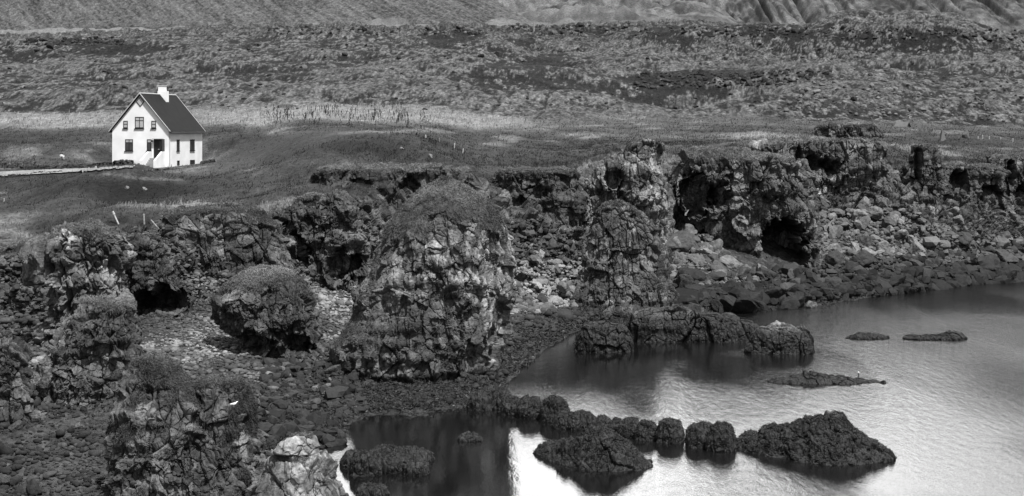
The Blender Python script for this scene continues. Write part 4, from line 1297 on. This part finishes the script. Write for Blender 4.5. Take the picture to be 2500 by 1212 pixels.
M_FLEECE = plain_mat('sheep_fleece', 0.55, 1.0, 0.25, 14.0, 0.6)
M_FEATHER = plain_mat('white_feather', 0.8, 0.8, 0.08, 10.0)
_mg, _ng, _pg = new_mat('window_glass')
_ng_t = _ng.nodes.new('ShaderNodeTexNoise')
_ng_t.inputs['Scale'].default_value = 1.3
_ng_m = _ng.nodes.new('ShaderNodeMapRange')
_ng_m.inputs[3].default_value = 0.02
_ng_m.inputs[4].default_value = 0.07
_ng.links.new(_ng_t.outputs['Fac'], _ng_m.inputs[0])
_ng.links.new(_ng_m.outputs[0], _pg.inputs['Base Color'])
_pg.inputs['Roughness'].default_value = 0.08
M_GLASS = _mg

# ------------------------------------------------------------------ the white house
HTH = R(11.2)              # the gable is seen 23 degrees off square
HW, HL = 6.95, 10.1
hc = W(412, 412, 188.0)
ZB = hc[2]                                   # ground at the near corner
house = empty('house', (hc[0], hc[1], 0.0), HTH + 0.0)
tag(house, 'white two storey gabled house with dark steep roof standing alone on the lawn', 'house')
# local frame: -x runs along the gable to the left, +y runs back along the side wall (rotated clockwise seen from above)
house.rotation_euler = (0, 0, -HTH)
ZE, ZRDG = 15.14, 19.17


def gz(py): return CH - (py - HZ) * 189.3 / F
def gu(px): return -(412.0 - px) / 135.0 * HW
def sv(px): return (px - 412.0) / 82.0 * HL


wl_ = MB()
wl_.prism([(-HW, ZB - 2), (0, ZB - 2), (0, ZE), (-HW / 2, ZRDG - 0.1), (-HW, ZE)], 'y', 0, HL)
wall = wl_.build('wall', M_WHITE, house)
# roof: two thick slopes with overhang
ov, ho = 0.30, 0.24
rs = (ZRDG - ZE) / (HW / 2)
rf = MB()
for sgn in (1, -1):
    x_e = -HW / 2 + sgn * (HW / 2 + ov)
    z_e = ZE - ov * rs
    pts = [(-HW / 2, ZRDG), (x_e, z_e), (x_e, z_e + 0.16), (-HW / 2, ZRDG + 0.18)]
    rf.prism(pts, 'y', -ho, HL + ho)
roof = rf.build('roof', M_ROOF, house)
for y0, y1 in ((-ho - 0.06, -ho - 0.003), (HL + ho + 0.003, HL + ho + 0.06)):
    for sgn in (1, -1):
        bb = MB()
        x_e = -HW / 2 + sgn * (HW / 2 + ov)
        z_e = ZE - ov * rs
        bb.prism([(-HW / 2, ZRDG + 0.12), (x_e, z_e + 0.10), (x_e, z_e + 0.20), (-HW / 2, ZRDG + 0.24)], 'y', y0, y1)
        bb.build('barge_board', M_TRIM, roof)
rc = MB()
rc.tube((-HW / 2, -ho, ZRDG + 0.17), (-HW / 2, HL + ho, ZRDG + 0.17), 0.07)
rc.build('ridge_cap', M_TRIM, roof)
gt = MB()
gt.tube((ov + 0.05, -ho, ZE - ov * rs + 0.02), (ov + 0.05, HL + ho, ZE - ov * rs + 0.02), 0.07)
gt.build('gutter', M_FRAME, roof)
dp = MB()
dp.tube((0.09, 0.10, ZE - 0.4), (0.09, 0.10, ZB - 0.3), 0.045)
dp.build('downpipe', M_TRIM, house)
ch = MB()
cy0 = 5.9
ch.box(-HW / 2 - 0.28, -HW / 2 + 0.80, cy0 - 0.40, cy0 + 0.42, ZRDG - 1.4, ZRDG + 0.55)
ch.box(-HW / 2 - 0.22, -HW / 2 + 0.54, cy0 - 0.34, cy0 + 0.36, ZRDG + 0.55, ZRDG + 1.14)
chim = ch.build('chimney', M_WHITE, roof)
cc = MB()
cc.box(-HW / 2 - 0.27, -HW / 2 + 0.59, cy0 - 0.39, cy0 + 0.41, ZRDG + 1.143, ZRDG + 1.22)
cc.build('chimney_cap', M_TRIM, roof)


def window(face, a0, a1, z0, z1, cols=2, transom=0.0, curtain=0.0, sill=True):
    """face 'g' gable (a along -x) or 's' side wall (a along y)"""
    pr = 0.05

    def bx(mb, p0, p1, q0, q1, d0, d1):
        if face == 'g': mb.box(p0, p1, -d1, -d0, q0, q1)
        else: mb.box(d0, d1, p0, p1, q0, q1)
    f = 0.07
    fr = MB()
    bx(fr, a0, a1, z1 - f, z1, 0.004, pr)
    bx(fr, a0, a1, z0, z0 + f, 0.004, pr)
    bx(fr, a0, a0 + f, z0 + f, z1 - f, 0.004, pr)
    bx(fr, a1 - f, a1, z0 + f, z1 - f, 0.004, pr)
    for c in range(1, cols):
        m = a0 + (a1 - a0) * c / cols
        bx(fr, m - f * 0.5, m + f * 0.5, z0 + f, z1 - f, 0.004, pr - 0.006)
    if transom:
        zt = z0 + (z1 - z0) * transom
        bx(fr, a0 + f, a1 - f, zt - f * 0.5, zt + f * 0.5, 0.004, pr - 0.012)
    o = fr.build('window', M_FRAME, house)
    g = MB()
    zt = z0 + (z1 - z0) * (transom or 1.0)
    bx(g, a0 + 0.02, a1 - 0.02, z0 + 0.02, z1 - 0.02, 0.003, 0.014)
    g.build('pane', M_GLASS, o)
    if curtain:
        k = MB()
        zc = z0 + (z1 - z0) * (1 - curtain)
        bx(k, a0 + f, a1 - f, zc, z1 - f, 0.016, 0.022)
        k.build('curtain', M_CURT, o)
    if sill:
        s_ = MB()
        bx(s_, a0 - 0.10, a1 + 0.04, z0 - 0.08, z0 - 0.004, 0.004, 0.11)
        s_.build('sill', M_FRAME, o)
    return o


window('g', gu(332), gu(353), gz(314), gz(286), 2, 0.68, 0.9)
window('g', gu(304), gu(314.5), gz(314), gz(295.5), 1, 0.55, 0.85)
window('g', gu(371), gu(382), gz(314), gz(295.5), 1, 0.55, 0.85)
window('g', gu(308.5), gu(327), gz(368.5), gz(340.5), 2, 0.72, 0.26)
window('g', gu(360.5), gu(371), gz(368.5), gz(340.5), 1, 0.72, 0.26)
window('g', gu(282), gu(296), gz(401), gz(392), 1, 0, 0.6, False)
window('g', gu(338), gu(357), gz(408), gz(399), 2, 0, 0.6, False)
window('s', sv(430.5), sv(437), gz(369), gz(341.5), 1, 0.72, 0)
window('s', sv(463), sv(474), gz(369), gz(341.5), 2, 0.72, 0)
window('s', sv(431.5), sv(437), gz(404), gz(393), 1, 0, 0, False)
window('s', sv(463), sv(474.5), gz(403), gz(393), 1, 0, 0, False)
# diamond light under the ridge
dm = MB()
cz = gz(249)
dm.prism([(-HW / 2 - 0.52, cz), (-HW / 2, cz - 0.6), (-HW / 2 + 0.52, cz), (-HW / 2, cz + 0.6)], 'y', -0.05, -0.004)
dw = dm.build('window', M_FRAME, house)
dm = MB()
dm.prism([(-HW / 2 - 0.40, cz), (-HW / 2, cz - 0.47), (-HW / 2 + 0.40, cz), (-HW / 2, cz + 0.47)], 'y', -0.058, -0.052)
dm.build('pane', M_CURT, dw)
# door in a dark opening, lamp, steps with sloping parapets
dz0, dz1 = gz(386), gz(340.5)
d0, d1 = gu(377), gu(402)
db_ = MB()
db_.box(d0, d1, -0.06, -0.004, dz0, dz1)
door = db_.build('door', M_DOOR, house)
hd = MB()
hd.tube((d0 + 0.55, -0.11, dz0 + 1.0), (d0 + 0.70, -0.11, dz0 + 1.0), 0.025)
hd.build('handle', M_TRIM, door)
gl = MB()
gl.box(d0 + 0.72, d1 - 0.12, -0.072, -0.062, dz0 + 0.95, dz1 - 0.2)
gl.build('pane', M_GLASS, door)
cv = MB()
cv.box(d1 - 0.10, d1 + 0.02, -0.7, -0.004, dz0 + 0.3, dz1 + 0.02)
cv.box(d0 - 0.05, d1 - 0.102, -0.45, -0.064, dz1 + 0.006, dz1 + 0.06)
cv.build('door_hood', M_FRAME, house)
lp = MB()
lp.tube((d0 - 0.14, -0.005, dz1 - 0.2), (d0 - 0.14, -0.2, dz1 - 0.2), 0.03)
lp.tube((d0 - 0.14, -0.2, dz1 - 0.32), (d0 - 0.14, -0.2, dz1 - 0.06), 0.09, 0.07)
lp.build('wall_lamp', M_FRAME, house)
ln = 3.1
stp = MB()
nst = 7
for k in range(nst):
    zt = dz0 - 0.02 - k * 0.20
    ya, yb = -(0.85 + k * 0.32), -(0.85 + (k + 1) * 0.32)
    if k == 0: stp.box(d0 - 0.18, d1 - 0.02, -0.85, -0.07, ZB - 1.0, zt + 0.02)
    stp.box(d0 - 0.18, d1 - 0.02, yb, ya, ZB - 1.0, zt - 0.16)
stair = stp.build('stair', M_STEP, house)
zt = gz(370)
for xa, xb in ((d1 - 0.017, d1 + 0.16), (d0 - 0.36, d0 - 0.183)):
    pw = MB()
    pw.prism([(-0.004, ZB - 1.0), (-0.004, zt), (-1.05, zt), (-ln, ZB + 0.95), (-ln, ZB - 1.0)], 'x', xa, xb)
    pw.build('parapet', M_WHITE, house)


# ------------------------------------------------------------------ path, walls and field bits
def ribbon(name, pts, w_px, lift, mat, kind):
    """draped strip: pts (px, py) centre line, width in photograph rows"""
    n = 160
    t = np.linspace(0, 1, n)
    s = np.linspace(0, 1, len(pts))
    px = np.interp(t, s, [p[0] for p in pts])
    py = np.interp(t, s, [p[1] for p in pts])
    wv = np.interp(t, s, w_px)
    V = []
    m = 7
    for i in range(n):
        wob = 0.8 * math.sin(i * 0.7) + 0.6 * math.sin(i * 1.9)
        for k in range(m):
            g = ground_px(px[i], py[i] + (k / (m - 1) - 0.5) * wv[i] + wob * 0.4, 3.2)
            V.append(g + np.array((0, 0, lift)))
    V = np.array(V).reshape(n, m, 3)
    for _ in range(3):
        V[1:-1, :, 2] = (V[:-2, :, 2] + V[1:-1, :, 2] * 2 + V[2:, :, 2]) / 4
    o = link(name, raw_mesh(name, V.reshape(-1, 3), grid_faces(n, m), mat))
    o['kind'] = kind
    return o


ribbon('path', [(-200, 438), (0, 429), (90, 424), (180, 420), (270, 416), (330, 412)], [11, 11, 10, 8, 6, 4], 0.16, M_PATH, 'structure')


def stone_wall(label, pts, h, base, seed):
    """low drystone wall laid as a lumpy bank along pts (px, py)"""
    n, m = 260, 16
    t = np.linspace(0, 1, n)
    s = np.linspace(0, 1, len(pts))
    px = np.interp(t, s, [p[0] for p in pts])
    py = np.interp(t, s, [p[1] for p in pts])
    V = np.zeros((n, m, 3))
    for i in range(n):
        g = ground_px(px[i], py[i], 3.2)
        for k in range(m):
            a = math.pi * k / (m - 1)
            V[i, k] = g + np.array((0.0, -math.cos(a) * 0.38, math.sin(a) ** 0.6 * h - 0.12))
    P = V.reshape(-1, 3)
    N = grid_normals(V).reshape(-1, 3)
    N *= np.where((N[:, 2:3] < 0), -1, 1)
    e, r1, q1, t1 = cells(P, (0.5, 0.4, 0.25), seed)
    P = P + N * (0.14 * (r1 - 0.5) + 0.12 * t1 - 0.08 * np.exp(-(e / 0.1) ** 2))[:, None] + np.array((0, 0, 1)) * (0.3 * h * fbm(P, 1.6, 3, seed))[:, None]
    o = link('stone_wall', raw_mesh('stone_wall', P, grid_faces(n, m), M_ROCK, {'alb': base * (0.5 + q1), 'wet': 0 * q1}))
    tag(o, label, 'wall')


stone_wall('low dark drystone wall running from the left edge to the house', [(70, 414), (150, 411), (220, 408), (280, 403), (330, 400)], 0.5, 0.035, 601)
stone_wall('thicker heap of a stone wall with pale cap at the left edge', [(-60, 411), (0, 410), (40, 411), (85, 413)], 0.9, 0.06, 602)
stone_wall('low dark kerb wall along the near side of the gravel path', [(-100, 440), (0, 434), (80, 427), (150, 423)], 0.3, 0.03, 603)
stone_wall('low stone edging at the foot of the house steps', [(350, 419), (375, 418), (412, 414)], 0.25, 0.05, 604)
stone_wall('small stone enclosure at the right rear corner of the house', [(490, 402), (505, 399), (524, 396)], 0.45, 0.04, 605)


def post(name, label, px, py_base, px_top, py_top, r, mat, group=None, cap=None):
    g = ground_px(px, py_base, 2.3)
    Y = g[1]
    top = W(px_top, py_top, Y)
    mb = MB()
    b = Vector((0, 0, -0.3))
    t = Vector((top[0] - g[0], 0, top[2] - g[2]))
    mb.tube(b, t, r, r * 0.85, 8)
    mb.tube(t, t + (t - b).normalized() * r * 0.7, r * 0.85, r * 0.45, 8)
    o = mb.build(name, mat)
    o.location = g
    tag(o, label, 'post', group)
    if cap:
        k = MB()
        u = (t - b).normalized()
        k.tube(t - u * 0.06, t + u * 0.22, r * 1.45, r * 1.3, 8)
        k.build('post_head', cap, o)
    return o


FP = 'old fence posts on the cliff top'
post('fence_post', 'white post leaning left, tallest of the four on the cliff top', 293, 548, 278, 523, 0.065, M_WOOD, FP, M_WOOD)
post('fence_post', 'upright mottled post second of the four on the cliff top', 354, 549, 351, 524, 0.07, M_GREYW, FP)
post('fence_post', 'thin post leaning left third of the four on the cliff top', 384, 556, 369, 538, 0.06, M_GREYW, FP)
post('fence_post', 'short white stub leaning right last of the four on the cliff top', 406, 549, 414, 541, 0.07, M_WOOD, FP)
post('fence_post', 'small pale stake in the grass near the left edge', 10, 494, 10, 485, 0.045, M_WOOD)
GS = 'white marker stakes near the grassy hill'
post('fence_post', 'white marker stake topmost of the line running down from the grassy hill', 1039, 337, 1039, 331, 0.08, M_WOOD, GS)
post('fence_post', 'faint grey stake second down the line from the grassy hill', 1074, 348, 1073, 338, 0.04, M_GREYW, GS)
post('fence_post', 'thin leaning stake third down the line from the grassy hill', 1109, 362, 1110, 351, 0.06, M_WOOD, GS)
post('fence_post', 'bright white stake lowest in the line from the grassy hill', 1129, 374, 1131, 364, 0.06, M_WOOD, GS)
RS = 'pale fence stakes on the right meadow'
for lb, px, py, tp in (('first pale stake right of the standing stones', 2387, 340, 334), ('second pale stake right of the standing stones', 2398, 339, 331), ('third pale stake right of the standing stones', 2414, 340, 334),
                       ('fourth faint stake right of the standing stones', 2442, 342, 337), ('taller lone pale stake farthest right on the meadow', 2472, 347, 339)):
    post('fence_post', lb, px, py, px + 1, tp, 0.06, M_WOOD, RS)
# utility pole on the lava crest
pg_ = ground_px(1303, 78, 8.0)
ph = W(1303, 54, pg_[1])[2] - pg_[2]
up = MB()
up.tube((0, 0, -0.5), (0, 0, ph), 0.22, 0.16)
po = up.build('utility_pole', M_GREYW)
po.location = pg_
tag(po, 'lone pale wooden pole on the lava crest under the mountain', 'pole')
up = MB()
up.box(-0.7, 0.7, -0.06, 0.06, ph - 0.5, ph - 0.38)
up.build('cross_arm', M_GREYW, po)
# marker stick out in the bay
sg = W(2096, 919, CH * F / (919 - HZ))
mk = MB()
mk.tube((0, 0, -0.5), (0, 0, 0.21), 0.03)
mo = mk.build('marker_stick', M_FRAME)
mo.location = (sg[0], sg[1], 0)
tag(mo, 'thin dark stick with a white knob standing in the water behind the thin reef', 'marker')
mk = MB()
mk.tube((0, 0, 0.212), (0, 0, 0.28), 0.045, 0.04)
mk.build('knob', M_FEATHER, mo)


# small pale-roofed hut and others on the right heath
def gable_hut(name, label, cat, px, py, Y, w_, l_, hw, hr, rz, wm, rm, dk=True):
    g = ground_Y(px, Y)
    e = empty(name, (W(px, py, Y)[0], Y, W(px, py, Y)[2]), rz)
    tag(e, label, cat)
    m = MB()
    m.prism([(-w_ / 2, -1.5), (w_ / 2, -1.5), (w_ / 2, hw), (0, hr), (-w_ / 2, hw)], 'y', 0, l_)
    m.build('wall', wm, e)
    r_ = MB()
    s_ = (hr - hw) / (w_ / 2)
    for sg_ in (1, -1):
        x = sg_ * (w_ / 2 + 0.35)
        z = hw - 0.35 * s_
        r_.prism([(0, hr + 0.01), (x, z + 0.01), (x, z + 0.14), (0, hr + 0.15)], 'y', -0.3, l_ + 0.3)
    r_.build('roof', rm, e)
    if dk:
        d_ = MB()
        d_.box(-0.45, 0.45, -0.06, -0.004, -1.0, hw * 0.9)
        d_.build('door', M_DOOR, e)
    return e


gable_hut('hut', 'small low hut with pale pitched roof sunk in the right heath', 'hut', 2215, 311, 246, 1.3, 1.5, 0.1, 0.7, R(50), M_GREYW, M_PALE)
gable_hut('turf_shed', 'tiny half buried gabled shed behind the pale grass', 'shed', 683, 267, 246, 1.0, 2.4, 0.05, 0.5, R(-55), M_GREYW, M_TURF)
bp = W(2285, 322, 246)
be = empty('bench', (bp[0], bp[1], bp[2]), R(8))
tag(be, 'white bench on the heath right of the low hut', 'bench')
b_ = MB(); b_.box(-0.38, 0.38, -0.2, 0.2, 0.36, 0.46); b_.build('seat', M_FEATHER, be)
for sx in (-0.31, 0.31):
    b_ = MB(); b_.box(sx - 0.06, sx + 0.06, -0.18, 0.18, -0.3, 0.357); b_.build('leg', M_FEATHER, be)
for i, (px, py, hp, lb) in enumerate(((2301, 344, 19, 'tapering standing stone left of the pair on the right meadow'), (2359, 338, 18, 'tapering standing stone right of the pair on the right meadow'))):
    g = ground_px(px, py, 4.0)
    hh = hp * g[1] / F
    V, Fc = ICO3
    B = angular(V, 800 + i, 10)
    B = B * np.array((0.45, 0.4, 1.0)) * hh * 0.8
    B[:, :2] *= (1.15 - 0.45 * (B[:, 2:3] / hh))
    B[:, 2] += hh * 0.3
    o = link('standing_stone', raw_mesh('standing_stone', B, Fc, M_STONE, {'alb': np.full(len(B), 0.1)}))
    o.location = g
    tag(o, lb, 'stone', 'standing stones on the right meadow')
# rail fence behind the pale grass
fg = W(765, 267, 248)
fe = empty('rail_fence', (fg[0], fg[1], fg[2]), 0)
tag(fe, 'short pale rail fence above the pale grass left of the seed stalks', 'fence')
for x in (0, 0.98, 1.75, 2.5):
    b_ = MB(); b_.box(x - 0.05, x + 0.05, -0.05, 0.05, -0.6, 0.52); b_.build('post', M_GREYW, fe)
for z in (0.1, 0.40):
    b_ = MB(); b_.box(-0.05, 2.55, -0.082, -0.052, z, z + 0.09); b_.build('rail', M_GREYW, fe)


# ------------------------------------------------------------------ dry dock stalks in the pale grass
def stalks(n=330):
    V, Fq, A = [], [], []
    B, D, L, Wd, AL = [], [], [], [], []
    for _ in range(n):
        u = g_.random()
        px = 640 + 400 * (u ** 0.9)
        mid = np.interp(px, [640, 700, 760, 820, 900, 1000, 1060], [296, 284, 276, 276, 280, 284, 290])
        py = mid + g_.normal() * 9 + 6 * math.sin(px * 0.045)
        if math.sin(px * 0.11) + math.sin(px * 0.047 + 1) < -0.6 and g_.random() < 0.8: continue
        g = ground_px(px, py + 6, 5.2)
        k = 7
        hgt = g_.uniform(0.25, 1.05)
        lean = np.array((g_.normal() * 0.08, 0, 1.0))
        for j in range(k):
            B.append(g + lean * hgt * (j / k)); D.append(lean + g_.normal(size=3) * 0.25); L.append(hgt * 0.32); Wd.append(0.10 if j > 1 else 0.05); AL.append(0.015)
    D = np.array(D); D /= np.linalg.norm(D, axis=1, keepdims=True)
    V, f, a = blades(np.array(B), D, np.array(L), np.array(Wd), np.array(AL), 0.1)
    o = link('dock_stalks', raw_mesh('dock_stalks', V, f, M_BLADE, {'alb': a}))
    tag(o, 'dark dry seed stalks standing in the pale grass', 'plants', kind='stuff')


stalks()


# ------------------------------------------------------------------ animals
def skin_body(name, pts, edges, radii, mat, parent=None, sub=2):
    me = bpy.data.meshes.new(name)
    me.from_pydata(pts, edges, [])
    o = link(name, me, parent)
    o.modifiers.new('skin', 'SKIN')
    for i, r_ in enumerate(radii):
        rr = r_ if isinstance(r_, tuple) else (r_, r_)
        me.skin_vertices[0].data[i].radius = rr
    me.skin_vertices[0].data[0].use_root = True
    s_ = o.modifiers.new('sub', 'SUBSURF')
    s_.levels = s_.render_levels = sub
    dg = bpy.context.evaluated_depsgraph_get()
    m2 = bpy.data.meshes.new_from_object(o.evaluated_get(dg))
    o.modifiers.clear()
    o.data = m2
    m2.materials.clear()
    m2.materials.append(mat)
    m2.shade_smooth()
    return o


def sheep():
    g = ground_px(152, 391, 4.0)
    pts = [(0, 0, 0.62), (0.3, 0, 0.64), (-0.32, 0, 0.62), (0.46, 0, 0.72), (0.60, 0, 0.84), (0.76, 0, 0.74)]
    ed = [(0, 1), (0, 2), (1, 3), (3, 4), (4, 5)]
    rad = [0.29, 0.26, 0.26, 0.15, 0.10, 0.055]
    for sx in (0.28, -0.32):
        for sy in (0.13, -0.13):
            k = len(pts)
            pts += [(sx, sy, 0.42), (sx - 0.03, sy, 0.22), (sx, sy, 0.0)]
            ed += [(1 if sx > 0 else 2, k), (k, k + 1), (k + 1, k + 2)]
            rad += [0.09, 0.045, 0.035]
    k = len(pts)
    pts += [(-0.55, 0, 0.62), (0.58, 0.14, 0.88), (0.58, -0.14, 0.88)]
    ed += [(2, k), (4, k + 1), (4, k + 2)]
    rad += [0.05, 0.03, 0.03]
    o = skin_body('sheep', pts, ed, rad, M_FLEECE)
    o.location = g
    o.rotation_euler = (0, 0, R(150))
    o.scale = (0.62, 0.62, 0.62)
    tag(o, 'small white sheep grazing on the lawn left of the house', 'sheep')


def gull(label, p, rz, s=1.0):
    pts = [(0, 0, 0.14), (0.11, 0, 0.16), (-0.14, 0, 0.13), (-0.30, 0, 0.12), (0.18, 0, 0.24), (0.23, 0, 0.29), (0.30, 0, 0.28), (0.02, 0.035, 0.04), (0.02, -0.035, 0.04)]
    ed = [(0, 1), (0, 2), (2, 3), (1, 4), (4, 5), (5, 6), (0, 7), (0, 8)]
    rad = [0.085, 0.08, 0.06, 0.02, 0.045, 0.05, 0.012, 0.012, 0.012]
    o = skin_body('gull', pts, ed, rad, M_FEATHER)
    o.location = p
    o.rotation_euler = (0, 0, rz)
    o.scale = (s, s, s)
    tag(o, label, 'bird')


sheep()
gull('white gull sitting on a ledge of the near grassy stack', W(571, 991, 59.3), R(10), 0.5)
print('objects', len(bpy.data.objects))
